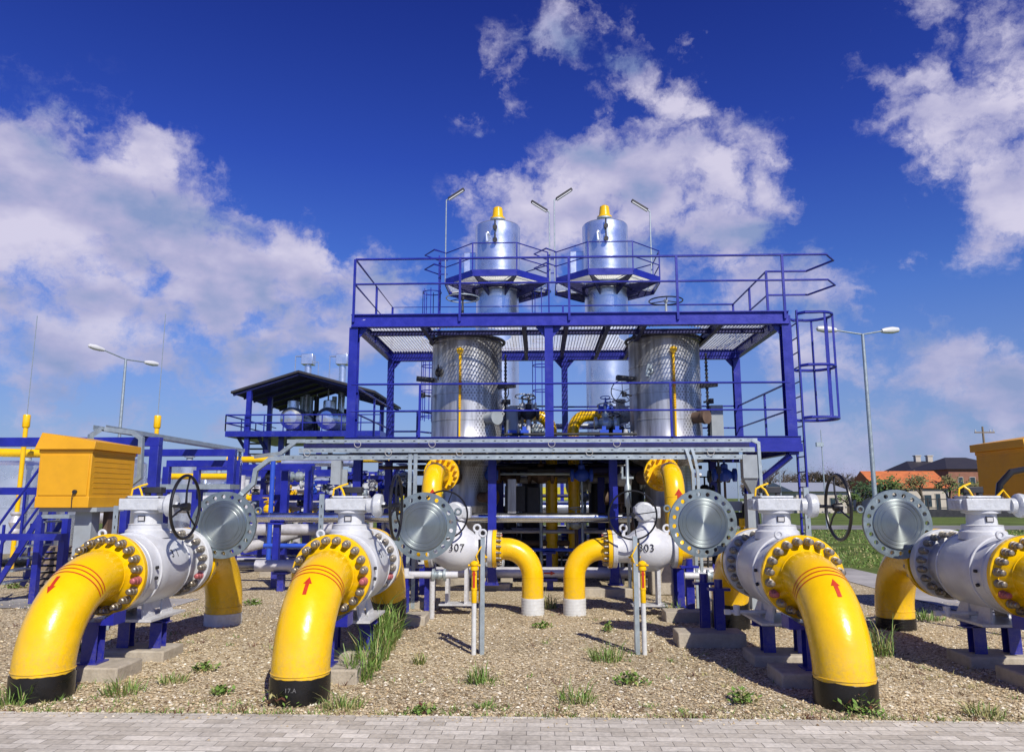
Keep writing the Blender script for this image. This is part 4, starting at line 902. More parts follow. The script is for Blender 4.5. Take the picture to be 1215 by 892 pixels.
for z, y, x0, x1, m, r in ((3.05, 16.1, -.8, .1, galv, .05), (3.05, 16.1, 1.2, 2.0, galv, .05), (3.25, 17.9, -.8, 2.0, darkst, .03), (3.45, 18.2, -.8, 2.0, offwht, .06), (3.02, 15.4, -.7, 2., darkst, .03), (3.9, 17.9, -.7, .2, darkst, .02)):
    DP(MB().cyl((x0, y, z), (x1, y, z), r, 12), 'pipe', m)
for x in (-.55, -.3, 1.35, 1.62): DP(MB().bx(x-.09, x+.09, 15.5, 15.7, 2.9, 3.12).bx(x-.04, x+.04, 15.55, 15.65, 3.12, 3.2), 'actuator_motor', ltblue)
for k in range(46):
    x = rd2.choice([rd2.uniform(-3.3, -.9), rd2.uniform(-.7, 1.3), rd2.uniform(1.6, 4.0)]); y = rd2.uniform(15.6, 19.5); z = rd2.choice([.45, .8, 1.75, 2.0, 2.2, 1.2])
    U(small_valve(x, y, z, rd2.uniform(.7, 1.3), None), 'valve', rd2.choice([darkst, darkst, galv, offwht, ltblue, rustst]))
    U(MB().cyl((x, y, 0), (x, y, z), rd2.choice([.025, .04]), 8), 'riser', rd2.choice([darkst, galv, rustst]))
for k in range(10):
    y = rd2.uniform(15.2, 18); z = rd2.uniform(2.2, 2.48); x0 = rd2.uniform(-3.4, .5); U(MB().cyl((x0, y, z), (x0+rd2.uniform(1.5, 4), y, z), rd2.choice([.03, .05, .07]), 10), 'pipe', rd2.choice([darkst, galv, wrapw, bluedk]))
# vertical grey probe left of post 303
p = at(745, 590, 14.0); t = empty('actuator_post', (p.x, 14.0, 0), 'slim grey steel actuator tube hanging above the 303 valve gearbox', 'actuator')
MB().lathe([(.03, .0), (.03, 1.55), (.06, 1.6), (.065, 1.95), (.035, 2.0), (.03, 2.45)], n=16).build('tube', galv, t); MB().box((0, 0, 2.1), (.22, .05, .04)).box((-.09, 0, 2.2), (.03, .04, .2)).build('yoke', galv, t)
t = empty('equipment_block', (2.35, 14.3, 0), 'beige concrete block behind the 303 valve on the gravel', 'concrete block')
MB().bx(-.32, .40, -.2, .35, 0, .62).build('block', conc, t, bevel=.02)
for i, (u, v, w, h, d) in enumerate(((585, 700, .32, .12, .3), (601, 696, .12, .2, .2), (727, 708, .55, .14, .3), (500, 722, .25, .12, .4), (478, 742, .3, .12, .5), (820, 738, .35, .14, .4), (846, 768, .4, .16, .4), (318, 684, .2, .12, .3), (42, 684, .3, .22, .3))):
    g_ = gnd(u, v); o = MB().bx(-w, w, 0, d, -.03, h).build('concrete_block', conc, None, g_, bevel=.015)
    tag(o, ['concrete footing under the left blue column beside the 307 elbow', 'small upright concrete cube right of the left blue column', 'concrete footing under the right blue column beside the 303 elbow', 'thin concrete slab behind the left of centre valve', 'long concrete slab beside the long grass row', 'concrete footing in shade right of the 303 valve', 'concrete footing in deep shade behind the right of centre valve', 'concrete block under the left pipe rack', 'rough concrete block on the side path below the cabinet'][i], 'concrete block', 'concrete blocks under the steelwork')
for i, (u, v, h) in enumerate(((490, 722, .62), (478, 738, .6), (500, 712, .6), (822, 735, .72), (810, 728, .66), (858, 765, .62), (840, 760, .66))):
    g_ = gnd(u, v); t = empty('pipe_support', g_, ['blue leg with white cap nearest the left steel disc', 'blue leg standing by the long grass row', 'blue leg right of the left steel disc foot', 'blue clamp leg right of the 303 valve', 'blue clamp leg just behind the 303 valve', 'blue leg in shade behind the right of centre valve', 'second blue leg in shade behind the right of centre valve'][i], 'pipe support', 'small blue legs under the auxiliary pipes')
    MB().ibeam((0, .12, .1), (0, .12, h), .11, .11, .01).build('leg', blue, t); MB().bx(-.1, .1, .03, .21, .085, .10).build('base_plate', blue, t)
    MB().bx(-.13, .13, .05, .19, h, h+.03).cyl((0, .12, h+.03), (0, .12, h+.13), .05, 16).build('clamp', blue if i > 2 else white, t)
for s_, x0, x1 in ((0, -1.95, -1.2), (1, 2.1, 2.75)):
    o_ = V(((x0+x1)/2, 11.3, 0)); t = empty('bypass_pipe', o_, ['white bypass pipe with tap under the left steel disc', 'white bypass pipe with tap under the right of centre steel disc'][s_], 'pipe', 'white bypass pipes')
    MB().cyl((x0-o_.x, 0, .62), (x1-o_.x, 0, .62), .05, 16).cyl((0, 0, 0), (0, 0, .62), .04, 12).build('pipe', white, t)
    MB().lathe([(.03, -.1), (.09, -.1), (.09, -.07), (.05, -.05), (.07, 0), (.05, .05), (.09, .07), (.09, .1), (.03, .1)], (.1, 0, .62), (1, 0, 0), 16).build('tap', galv, t)

# ------------------------------------------------------------------ cable trays
t = empty('cable_tray', (0, 12.3, 0), 'long grey double cable tray running across in front of the platform', 'cable tray'); YT = 12.3
def trayz(v): return az(v, YT)
xr = ax(902, YT); xl = ax(352, YT)
for nm, v0, v1, xa, xb in (('upper_channel', 520.5, 525, xl-.2, xr), ('middle_channel', 531, 536.5, xl, xr-.05), ('lower_channel', 539.5, 545, ax(330, YT), ax(888, YT))):
    z1, z0 = trayz(v0), trayz(v1); m_ = MB(); m_.bx(xa, xb, -.01, .0, z0, z1); m_.bx(xa, xb, .0, .12, z1-.006, z1)
    k = xa+.2; 
    while k < xb-.1: m_.bx(k, k+.035, -.0125, -.0095, (z0+z1)/2-.006, (z0+z1)/2+.006, 1); k += .19
    m_.build(nm, [galv, inkm], t)
MB().bx(xl, xr-.06, .25, .27, trayz(531), trayz(524.5)).build('shadow_gap_plate', bluedk, t)  # dark blue strip stands in for the shadow gap between the channels
MB().bx(xl, xr-.3, .02, .30, trayz(538.3), trayz(537.6)).build('tray_floor', darkst, t)
def strap(pts, w, h, nm, m=galv): 
    mb = MB(); 
    for a, b in zip(pts[:-1], pts[1:]): mb.beam(a, b, h, w)
    return mb.build(nm, m, t)
P_ = lambda u, v, y=0.: V((ax(u, YT+y), y, az(v, YT+y)))
MB().tube([P_(360, 522.5), P_(349, 522.5), P_(331, 537), P_(300, 541, .2)], .042, 4).build('bend', galv, t)
MB().tube([P_(335, 542.5), P_(318, 544), P_(302, 557), P_(300, 573), P_(287, 586), P_(276, 598, -.3)], .05, 4).build('bend', galv, t)
MB().tube([P_(895, 522.5), P_(903, 526), P_(904, 600), P_(905, 700)], .035, 4).build('drop_leg', galv, t)
for u0 in (486, 492.5): MB().bx(ax(u0, YT)-.03, ax(u0, YT)+.03, -.03, -.018, 0, trayz(538.5)).build('drop_leg', galv, t)
for u0, u1 in ((818, 823), (825, 829)): MB().tube([P_(u0-2, 533, -.02), P_(u0+1, 543, -.03), P_(u1, 560, -.03), V((ax(u1, YT), -.03, 0))], .032, 4).build('drop_leg', galv, t)
for i, u in enumerate((363, 423, 460, 512, 545, 655, 700, 733, 845)):
    m_ = MB(); m_.ring((ax(u, YT), -.05, trayz(525 if i % 2 else 535)-.02), (0.1, 1, .3), .055, .005, 20, 5); m_.build('cable_tie', chalk, t)
xb = ax(392, YT); MB().bx(xb+.0, xb+.16, -.03, .13, 1.95, trayz(546)).bx(xb+.16, xb+.24, .1, .13, 0, 2.2).build('bracket', greyp, t)
xb = ax(893, YT); MB().bx(xb-.13, xb+.10, -.02, .16, 2.05, trayz(540)).add([(xb-.13, 0, 2.05), (xb+.10, 0, 2.05), (xb-.13, .16, 2.05), (xb+.10, .16, 2.05), (xb+.02, .1, 1.8), (xb+.10, .1, 1.8), (xb+.02, .3, 1.8), (xb+.10, .3, 1.8)], [(0, 4, 5, 1), (2, 3, 7, 6), (0, 2, 6, 4), (1, 5, 7, 3)]).bx(xb-.06, xb+.10, .1, .30, 0, 1.8).build('bracket', greyp, t)
o = empty('instrument_stand', (ax(870, 12.9), 12.9, 0), 'grey instrument shelf with black hose loop left of the right tray leg', 'instrument stand')
MB().bx(-.42, .22, -.1, .1, 1.52, 1.68).build('shelf', greyp, o); MB().bx(-.06, .0, -.03, .03, 0, 1.52).build('leg', greyp, o)
MB().tube([(.12, -.1, 1.3), (.12, -.14, 1.6), (.22, -.14, 1.76), (.34, -.14, 1.6), (.40, -.1, 1.1)], .022, 8).build('hose', wheelm, o)
MB().bx(-.25, .12, -.12, .08, 1.28, 1.5).build('housing', darkst, o); MB().lathe([(.05, 0), (.05, .12), (.03, .15), (.06, .18), (.06, .3)], (.1, -.1, 1.1), n=14).build('gauge', yellow, o)
MB().cyl((-.22, 0, 1.68), (-.22, 0, 2.35), .018, 8).box((-.22, 0, 2.2), (.07, .05, .12)).build('antenna', darkst, o)
for i, (u, Y_, z0, z1) in enumerate(((350.5+28, 11.2, .0, 2.2),)):
    pass
def strip_post(u, Y_, vt, label, m=galv, w=.07):
    x = ax(u, Y_); z1 = az(vt, Y_); o = empty('strip_post', (x, Y_, 0), label, 'post', 'slotted grey strip posts')
    mb = MB(); mb.bx(-w/2, w/2, -.004, .004, 0, z1); mb.bx(-w/2, -w/2+.006, .004, .04, 0, z1); mb.build('strip', m, o)
    s_ = MB(); k = .2
    while k < z1-.1: s_.bx(-.006, .006, -.0065, -.0042, k, k+.04); k += .14
    s_.build('slots', inkm, o)
strip_post(382, 10.6, 586, 'slotted grey strip post behind the left of centre valve gearbox')
strip_post(957, 10.6, 578, 'slotted grey strip post behind the right of centre valve gearbox')
strip_post(139, 10.2, 600, 'slotted grey strip post behind the leftmost valve gearbox')

# ------------------------------------------------------------------ yellow cabinets
def cabinet(x0, x1, y0, y1, label, mirror=False):
    cx = (x0+x1)/2; t = empty('instrument_cabinet', (cx, y0, 0), label, 'cabinet', 'yellow instrument cabinets')
    w = (x1-x0)/2; z0 = 1.60; z1 = az(533, y0, 100); D = y1-y0
    b = MB(); b.bx(-w, w, 0, D, z0, z1); b.bx(-w-.008, w+.008, -.008, D+.008, z0, z0+.155, 0); b.build('casing', cabyel, t, bevel=.006)
    d = MB(); d.bx(-w+.03, w-.03, -.012, -.001, z0+.17, z1-.08); d.build('door', cabyel, t, bevel=.004)
    hh = MB(); hh.lathe([(.0, -.03), (.03, -.03), (.03, 0)], (w*.5, -.012, z0+.22), (0, 1, 0), 14); hh.tube([(w*.5, -.045, z0+.22), (w*.45, -.05, z0+.15), (w*.46, -.05, z0-.02)], .006, 6); hh.build('handle', darkst, t)
    sg = -1 if mirror else 1
    lv = MB()
    for k in range(9): zz = z0+.2+k*.075; lv.bx(sg*w, sg*(w+.004), .08, D-.10, zz, zz+.012)
    lv.build('louvre', cabyel, t)
    o_ = .055; ra, rb = .24, .11
    if mirror: ra, rb = rb, ra
    V8 = [(-w-o_, -o_, z1), (w+o_, -o_, z1), (w+o_, D+o_, z1), (-w-o_, D+o_, z1), (-w-o_+(.08 if not mirror else 0), -o_+.02, z1+ra), (w+o_-(.08 if mirror else 0), -o_+.02, z1+rb), (w+o_-(.08 if mirror else 0), D+o_, z1+rb), (-w-o_+(.08 if not mirror else 0), D+o_, z1+ra)]
    r_ = MB(); r_.add(V8, [(0, 1, 5, 4), (1, 2, 6, 5), (2, 3, 7, 6), (3, 0, 4, 7), (4, 5, 6, 7), (0, 3, 2, 1)]); r_.bx(-w-.01, w+.01, -.01, D+.01, z1-.05, z1-.002); r_.build('roof', cabyel, t, bevel=.004)
    s_ = MB(); s_.bx(w*.15, w*.80, .25, .45, 0, z0-.06); s_.bx(-w, w*1.2, .1, D*.7, z0-.06, z0-.0); s_.build('stand', greyp, t)
    s2 = MB(); s2.bx(w*.85, w*1.05, .5, .8, .9, z0-.06); s2.build('cable_duct', rustst, t)
CX0, CX1 = ax(40, 10.5)+.03, ax(105, 10.5)
cabinet(CX0, CX1, 10.5, 11.65, 'bright yellow cabinet with slanted roof on a grey stand, at the left')
cabinet(ax(1224, 10.5), ax(1224, 10.5)+.8, 10.5, 11.7, 'yellow cabinet in shade cut off by the right edge', True)
# crumpled yellow sheet hanging at the right cabinet
t = empty('cable_bundle', (ax(1183, 9.6), 9.6, 0), 'black cable loop and yellow strap hanging below the right cabinet', 'cables')
MB().tube([(0, 0, 1.65), (.05, 0, 1.9), (.2, 0, 2.05), (.5, .1, 2.1)], .04, 10).tube([(.5, .1, 2.1), (.6, .1, 1.5), (.6, .1, 0)], .04, 10).build('black_cable', wheelm, t)
MB().tube([(-.02, -.05, 1.62), (-.03, -.05, 1.75), (.05, -.05, 1.83), (.14, -.05, 1.70)], .016, 8).build('yellow_strap', yellow, t)

# ------------------------------------------------------------------ left frames
def portal(name, X0, X1, Y_, z1, w, label, legs=(0, 1), low=None, grp='blue portal frames at the left'):
    t = empty(name, (X1, Y_, 0), label, 'steel frame', grp); d = X0-X1
    MB().beam((d, 0, z1-w/2), (w/2, 0, z1-w/2), w*.9, w).build('top_beam', blue, t, bevel=.006)
    for q in legs: xx = (d, 0)[q]; MB().bx(xx-w/2, xx+w/2, -w/2+.002, w/2-.002, 0, z1-w).build('post', blue, t, bevel=.006)
    if low: MB().beam((d+w/2, 0, low-w/2), (-w/2, 0, low-w/2), w*.8, w*.8).build('lower_beam', blue, t, bevel=.006)
    return t
portal('steel_frame', ax(-120, 14), ax(181, 14), 14, az(519, 14, 100), .17, 'thick blue portal frame beside the yellow cabinet, nearest of the left frames', low=az(577, 14, 230))
portal('steel_frame', ax(150, 16), ax(273, 16), 16, az(533, 16, 200), .15, 'blue portal frame right of the nearest one, under the sloping tray', legs=(0, 1), low=None)
portal('steel_frame', ax(196, 17.5), ax(270, 17.5)+.2, 17.5, az(546, 17.5, 230), .15, 'blue portal frame behind, its posts seen through the leftmost handwheel', low=az(577, 17.5, 230))
portal('steel_frame', ax(232, 19.5), ax(330, 19.5), 19.5, az(551, 19.5, 230), .15, 'far low blue portal frame left of the pipe rack')
t = empty('grated_walkway', (ax(230, 15), 15, 0), 'grey grated walkway strip between the left blue frames', 'walkway')
MB().bx(ax(184, 15)-ax(230, 15), ax(272, 15)-ax(230, 15), 0, .5, az(580, 15), az(574, 15)).build('grating', galv, t); MB().bx(-.05, .05, .2, .3, 0, az(580, 15)).build('leg', blue, t)
# sloping tray receding
t = empty('cable_tray', (ax(117, 13), 13, 0), 'grey cable tray receding over the left blue frames', 'cable tray'); o_ = V(t.location)
pa, pb = at(118, 509, 12.6)-o_, at(285, 536, 12.6*523/363)-o_
m_ = MB(); m_.beam(pa, pb, .22, .012); m_.beam(pa+V((.11, 0, .03)), pb+V((.11, 0, .03)), .01, .08); m_.beam(pa+V((-.11, 0, .03)), pb+V((-.11, 0, .03)), .01, .08); m_.build('channel', galv, t)
MB().tube([pa+V((.02, .05, .02)), pa+V((-.08, -.1, -.12)), pa+V((-.08, -.1, -.8))], .05, 4).build('drop_leg', galv, t)
q0, q1, q2, q3, q4 = [at(u, v, 12.4)-o_ for u, v in ((125, 509), (158, 513), (168, 520), (166, 566), (151, 578))]
MB().tube([q0, q1, q2, q3, q4], .05, 4).build('drop_leg', galv, t)
MB().beam(pb, pb*V((1, 1, 0)) if False else V((pb.x, pb.y, -0)), .06, .06).build('leg', galv, t)
# stairs at far left
t = empty('metal_stairs', (ax(25, 12.6), 12.6, 0), 'blue steel stairs with grey treads at the left edge', 'stairs'); o_ = V(t.location)
A0, A1 = at(-8, 700, 12.6)-o_, at(48, 612, 12.6)-o_
for dy in (0, .7):
    MB().beam(A0+V((0, dy, 0)), A1+V((0, dy, 0)), .03, .09).build('stringer', blue, t)
    for k, h in enumerate((.95, .5)):
        MB().tube([A0+V((-.1, dy, h)), A1+V((.0, dy, h))], .022, 8).build('handrail', blue, t)
    for s_ in (.1, .55, 1.): p = A0.lerp(A1, s_)+V((0, dy, 0)); MB().beam(p, p+V((0, 0, .95)), .035, .035).build('baluster', blue, t)
for k in range(6): p = A0.lerp(A1, (k+.5)/6); MB().bx(p.x-.12, p.x+.12, .02, .68, p.z-.01, p.z+.015).build('tread', galv, t)
MB().bx(A1.x, A1.x+.5, 0, .7, A1.z-.04, A1.z+.02).build('landing', galv, t)
for xx in (A1.x+.0, A1.x+.45): MB().bx(xx-.05, xx+.05, -.03, .07, 0, A1.z-.04).build('post', blue, t)
t = empty('blue_barrier', (ax(79, 12.2), 12.2, 0), 'horizontal blue rail in front of the stairs at the left', 'barrier')
MB().bx(ax(-40, 12.2)-t.location.x, 0, -.05, .05, az(642, 12.2), az(634, 12.2)).build('rail', blue, t); MB().bx(-.10, -.0, .05, .15, 0, az(634, 12.2)).build('post', blue, t)
t = empty('timber_stack', (ax(62, 14), 14.2, 0), 'stack of weathered timber pallets under the yellow cabinet', 'timber stack')
for k in range(7): MB().bx(-.45+.03*(k % 3), .35+.04*(k % 2), 0, .6, .02+k*.12, .09+k*.12).build('board', wood, t)
# left background pipework / tanks
def vtank(u, v0, v1, Y_, r, label, m=ventmetal):
    x = ax(u, Y_); z1 = az(v0, Y_, u); t = empty('storage_tank', (x, Y_, 0), label, 'tank', 'silver tanks behind the left frames')
    MB().lathe([(0, z1), (r*.6, z1-.05), (r, z1-.18), (r, z1*.55), (r*1.01, z1*.55), (r*1.01, z1*.54), (r, z1*.54), (r, .35), (r*.8, .2)], n=36).build('shell', m, t)
    MB().lathe([(.1, z1-.06), (.1, z1+.12), (.16, z1+.12), (.16, z1+.17), (0, z1+.17)], n=16).build('nozzle', greyp, t)
    for k in range(3): a = R(90+120*k); MB().bx(cos(a)*r*.8-.05, cos(a)*r*.8+.05, sin(a)*r*.8-.05, sin(a)*r*.8+.05, 0, .5).build('leg', blue, t)
vtank(28, 546, 0, 20, 1.3, 'large silver tank at the left edge behind the stairs')
vtank(152, 543, 0, 22, .45, 'narrow silver tank right of the yellow cabinet')
vtank(222, 547, 0, 24, .55, 'narrow silver tank behind the leftmost handwheel')
vtank(258, 560, 0, 30, .5, 'far small silver tank left of the pipe rack')
hpipe('overhead_pipe', [(ax(-60, 19), 19, az(534, 19)), (ax(62, 19), 19, az(537, 19))], .11, yellow, 'yellow pipe high behind the stairs at the left edge', supports=(-12.4,))
# yellow vent masts
def mast(u, vt, vb, vw, Y_, label):
    x = ax(u, Y_); z1 = az(vt, Y_, u); zb = az(vb, Y_, u); zw = az(vw, Y_, u)
    t = empty('vent_mast', (x, Y_, 0), label, 'vent mast', 'yellow vent masts with thin lightning rods')
    MB().lathe([(.055, .0), (.055, z1-.33), (.075, z1-.31), (.085, z1-.29), (.085, z1-.02), (.075, z1), (0, z1)], n=20).build('pipe', yellow, t)
    MB().cyl((0, 0, z1), (0, 0, zw), .011, 6).build('lightning_rod', galv, t)
    MB().lathe([(.05, .9), (.14, .9), (.14, .95), (.1, 1.0), (.16, 1.15), (.1, 1.3), (.14, 1.35), (.14, 1.4), (.05, 1.4)], n=20).build('valve', wrapw, t)
mast(22, 492, 580, 375, 18, 'yellow vent mast with thin rod at the left edge')
mast(180, 493, 580, 372, 18.5, 'yellow vent mast with thin rod above the blue frame corner')

# ---- pipe rack between L1 and L2
t = empty('pipe_rack', (-5, 19, 0), 'crowded blue pipe rack with silver pipes between the two left steel discs', 'pipe rack'); o_ = V((-5, 19, 0))
def Rk(mb, name, m):
    for i, p in enumerate(mb.v): mb.v[i] = (p[0]+5, p[1]-19, p[2])
    return mb.build(name, m, t)
for u, Y_, vt, w in ((313, 20, 556, .16), (338, 18.5, 552, .17), (366, 18, 552, .17), (397, 20, 556, .16), (300, 24, 560, .16), (330, 26, 560, .15), (425, 19, 556, .16), (452, 21, 556, .16), (470, 19, 556, .14)):
    x = ax(u, Y_); Rk(MB().bx(x-w/2, x+w/2, Y_-w/2, Y_+w/2, 0, az(vt, Y_)), 'post', blue)
for v, Y_, u0, u1, w in ((553, 18.2, 330, 372, .14), (560, 20, 275, 400, .15), (572, 20, 300, 400, .10), (590, 19, 300, 400, .14), (562, 24, 275, 480, .14), (612, 18.4, 300, 400, .12), (628, 20, 275, 400, .1), (655, 19, 290, 370, .14), (663, 20, 270, 370, .1), (585, 22, 400, 480, .12), (566, 19, 400, 475, .1)):
    Rk(MB().bx(ax(u0, Y_), ax(u1, Y_), Y_-.05, Y_+.05, az(v+0, Y_)-w/2, az(v, Y_)+w/2), 'beam', blue)
x = ax(322, 17.2); Rk(MB().cyl((x, 17.2, 0), (x, 17.2, az(543, 17.2)), .055, 14), 'riser', ltblue)
for u in (306, 344, 354, 378, 385, 392, 405, 412, 418, 433, 441, 460, 286, 292):
    Y_ = 21+rnd.random()*3; x = ax(u, Y_); z1 = az(rnd.uniform(560, 575), Y_); mb = MB(); mb.cyl((x, Y_, 0), (x, Y_, z1), rnd.choice([.07, .09, .12]), 16)
    mb.lathe([(.05, 0), (.17, 0), (.17, .05), (.1, .08), (.15, .2), (.1, .32), (.17, .35), (.17, .4), (.05, .4)], (x, Y_, z1-.8), n=16); Rk(mb, 'riser', rnd.choice([wrapw, galv, ventmetal, offwht]))
for v, Y_, u0, u1, r, m in ((545, 24, 270, 470, .10, yellow), (549, 21, 335, 420, .10, ventmetal), (600, 21, 270, 420, .14, wrapw), (607, 22, 280, 480, .09, yellow), (581, 22, 300, 400, .12, wrapw), (628, 17.6, 285, 395, .13, wrapw), (634, 23, 230, 430, .1, wrapw), (570, 27, 200, 480, .15, ventmetal), (565, 22, 196, 278, .09, yellow), (592, 24, 196, 290, .12, wrapw), (603, 20, 100, 300, .12, wrapw), (574, 25, 0, 300, .2, ventmetal), (612, 25, 0, 300, .25, wrapw), (595, 30, 0, 300, .4, wrapw)):
    a, b = at(u0, v, Y_), at(u1, v, Y_); Rk(MB().cyl(a, b, r, 18), 'pipe', m)
a, b = at(290, 650, 17.4), at(392, 622, 19.5); Rk(MB().cyl(a, b, .12, 18), 'pipe', wrapw)
Rk(MB().bx(ax(324, 20), ax(330, 20), 19.9, 20.0, az(581, 20), az(566, 20)), 'yellow_box', yellow)
for k in range(60):
    u = rnd.uniform(285, 485); Y_ = rnd.uniform(18.8, 23); v = rnd.uniform(562, 612); p = at(u, v, Y_); s_ = rnd.uniform(.7, 1.2)
    mb = MB(); mb.lathe([(.03*s_, -.2*s_), (.12*s_, -.18*s_), (.12*s_, -.14*s_), (.06*s_, -.12*s_), (.12*s_, -.04*s_), (.12*s_, .04*s_), (.06*s_, .12*s_), (.12*s_, .14*s_), (.12*s_, .18*s_), (.03*s_, .2*s_)], p, (1, 0, 0) if k % 2 else (0, 0, 1), 14); mb.ring(p+V((0, -.1, .25*s_)), (0, 0, 1), .12*s_, .012, 18, 5); mb.cyl(p, p+V((0, -.1, .25*s_)), .015, 6); Rk(mb, 'valve', rnd.choice([ltblue, blue, offwht, galv, yellow, darkst]))
# ground clutter beneath rack
for k in range(7): Y_ = 18.5+k*.35; x0 = ax(260+5*k, Y_); Rk(MB().cyl((x0, Y_, .12), (x0+3.2, Y_, .12), .07, 12), 'ground_pipe', rnd.choice([darkst, rustst, wrapw]))
# blue platform base frames and secondary frame under deck left
t2 = empty('pipe_rack', (-1.2, 20.5, 0), 'second blue rack with pipes seen below the platform behind the yellow downpipes', 'pipe rack')
def R2(mb, name, m):
    for i, p in enumerate(mb.v): mb.v[i] = (p[0]+1.2, p[1]-20.5, p[2])
    return mb.build(name, m, t2)
for u, Y_ in ((627, 20.5), (637, 24), (667, 26), (705, 20.5), (775, 22), (560, 22)):
    x = ax(u, Y_); R2(MB().bx(x-.06, x+.06, Y_-.06, Y_+.06, 0, 2.8), 'post', blue)
for v, Y_, u0, u1, r, m in ((588, 22, 540, 760, .05, bluedk), (603, 23, 600, 760, .22, ventmetal), (627, 21, 560, 800, .09, wrapw), (637, 21, 600, 760, .06, wrapw), (563, 22, 560, 800, .05, bluedk), (645, 22, 560, 800, .07, darkst), (660, 20, 600, 760, .05, darkst), (668, 20, 500, 900, .07, darkst)):
    R2(MB().cyl(at(u0, v, Y_), at(u1, v, Y_), r, 14), 'pipe', m)
R2(MB().cyl((ax(612, 20), 20, 0), (ax(612, 20), 20, 2.6), .12, 16), 'riser', ventmetal); R2(MB().cyl((ax(620, 20), 20, 0), (ax(620, 20), 20, 2.6), .08, 16), 'riser', ventmetal)

# ------------------------------------------------------------------ tall columns with octagonal platforms (Y=28)
CYY = 28.; 
def column(xc, first, label):
    t = empty('absorber_column', (xc, CYY, 0), label, 'column', 'tall silver columns behind the platform')
    zt = az(270, CYY, 600); zc0 = az(338, CYY-.8, 600)
    r1, r2 = .87, .82
    MB().lathe([(0, zt+.08), (.3, zt+.07), (r1-.03, zt), (r1, zt-.04), (r1, zt-1.9), (r1+.012, zt-1.91), (r1+.012, zt-1.95), (r1, zt-1.96), (r1, zt-2.35), (r2, zt-2.45), (r2, zc0), (r2, 6.0), (r2+.01, 5.99), (r2+.01, 5.95), (r2, 5.94), (r2, .4)], n=64).build('shell', ventmetal, t)
    MB().lathe([(.19, zt+.05), (.19, zt+.16), (.30, zt+.16), (.30, zt+.2), (.24, zt+.22), (.24, zt+.26), (.30, zt+.27), (.30, zt+.32)], n=28).build('nozzle', galv, t)
    MB().lathe([(.29, zt+.325), (.29, zt+.38), (.22, zt+.42), (.18, zt+.78), (.10, zt+.84), (0, zt+.85)], n=28).build('vent_cap', yellow, t)
    for zz in (zt-.35, zt-.85): MB().lathe([(.0, .2), (.09, .2), (.09, .12), (.05, .1), (.05, 0)], (-.05, -r1+.02, zz), (0, -1, 0), 14).cyl((-.05, -r1-.12, zz), (-.05, -r1-.12, zz+.3), .03, 8).build('instrument_nozzle', darkst, t)
    MB().tube([(-.35, -r1+.05, zt-.5), (-.38, -r1-.08, zt-.6), (-.35, -r1-.08, zt-.9)], .06, 10).build('manway_handle', ventmetal, t)
    MB().bx(-1.35, -.70, .3, .9, zt-2.6, zt-.9).build('duct', ventmetal, t, bevel=.02)
    MB().lathe([(.85, .0), (.95, .0), (.95, .4), (.8, .4)], n=40).build('skirt', conc, t)
    # octagonal platform
    p = empty('service_platform', (xc, CYY, 0), label.replace('tall silver column', 'blue octagonal service platform with ladder around the column'), 'platform', 'octagonal platforms around the tall columns')
    zf = az(326, CYY-1.93, 600); Ro = 2.09
    O = [V((Ro*cos(R(22.5+45*k)), Ro*sin(R(22.5+45*k)), 0)) for k in range(8)]; I = [v*(.95/Ro) for v in O]
    d = MB()
    for k in range(8):
        a, b = O[k]*.985, O[(k+1) % 8]*.985; c, e = I[(k+1) % 8], I[k]
        n_ = int((a-e).length/.055)
        for j in range(1, n_):
            s_ = j/n_; pA, pB = e.lerp(a, s_), c.lerp(b, s_); d.beam(pA+V((0, 0, zf+.12)), pB+V((0, 0, zf+.12)), .006, .03)
        for j in range(1, 12):
            s_ = j/12; d.beam(e.lerp(c, s_)+V((0, 0, zf+.125)), a.lerp(b, s_)+V((0, 0, zf+.125)), .010, .012)
    d.build('deck_grating', grate, p)
    for k in range(8):
        a, b = O[k], O[(k+1) % 8]; MB().beam(a+V((0, 0, zf+.08)), b+V((0, 0, zf+.08)), .03, .24).build('edge_beam', blue, p)
        MB().add([O[k]*.97+V((0, 0, zf+.08)), I[k]*.82+V((0, 0, zf+.08)), I[k]*.82+V((0, 0, zf-.45)), O[k]*.97+V((0, 0, zf-.0))]+[q+V((-.04*sin(R(22.5+45*k)), .04*cos(R(22.5+45*k)), 0)) for q in (O[k]*.97+V((0, 0, zf+.08)), I[k]*.82+V((0, 0, zf+.08)), I[k]*.82+V((0, 0, zf-.45)), O[k]*.97+V((0, 0, zf-.0)))], [(0, 1, 2, 3), (4, 7, 6, 5), (0, 4, 5, 1), (3, 2, 6, 7), (0, 3, 7, 4)]).build('bracket', bluedk, p)
    MB().ring((0, 0, zf-.1), (0, 0, 1), .98, .07, 40, 6).build('support_ring', bluedk, p)
    q = MB(); loop = [O[k] for k in (4, 5, 6, 7, 0, 1, 2)]
    for h in (1.1, .55): q.tube([v+V((0, 0, zf+.1+h)) for v in loop], .022, 6)
    for v in loop: q.beam(v+V((0, 0, zf+.1)), v+V((0, 0, zf+1.2)), .045, .045)
    for v in (O[4],):
        for h in (1.12, .56): q.tube([v+V((0, 0, zf+.1+h)), V((-2.3, -1.2, zf+.1+h+.0)), V((-2.75, -.55, zf+.1+h)), V((-2.3, .1, zf+.1+h)), V((-1.95, .1, zf+.1+h))], .022, 6)
    q.build('railing', blue, p)
    l_ = MB(); lx, ly = -2.2, -.35
    for sy in (-.2, .2): l_.beam((lx, ly+sy, zf+1.2), (lx, ly+sy, zf-7.5), .05, .03)
    k = zf+1; 
    while k > zf-7.4: l_.cyl((lx, ly-.2, k), (lx, ly+.2, k), .013, 6); k -= .3
    l_.build('ladder', blue, p)
    c_ = MB()
    k = zf-.2
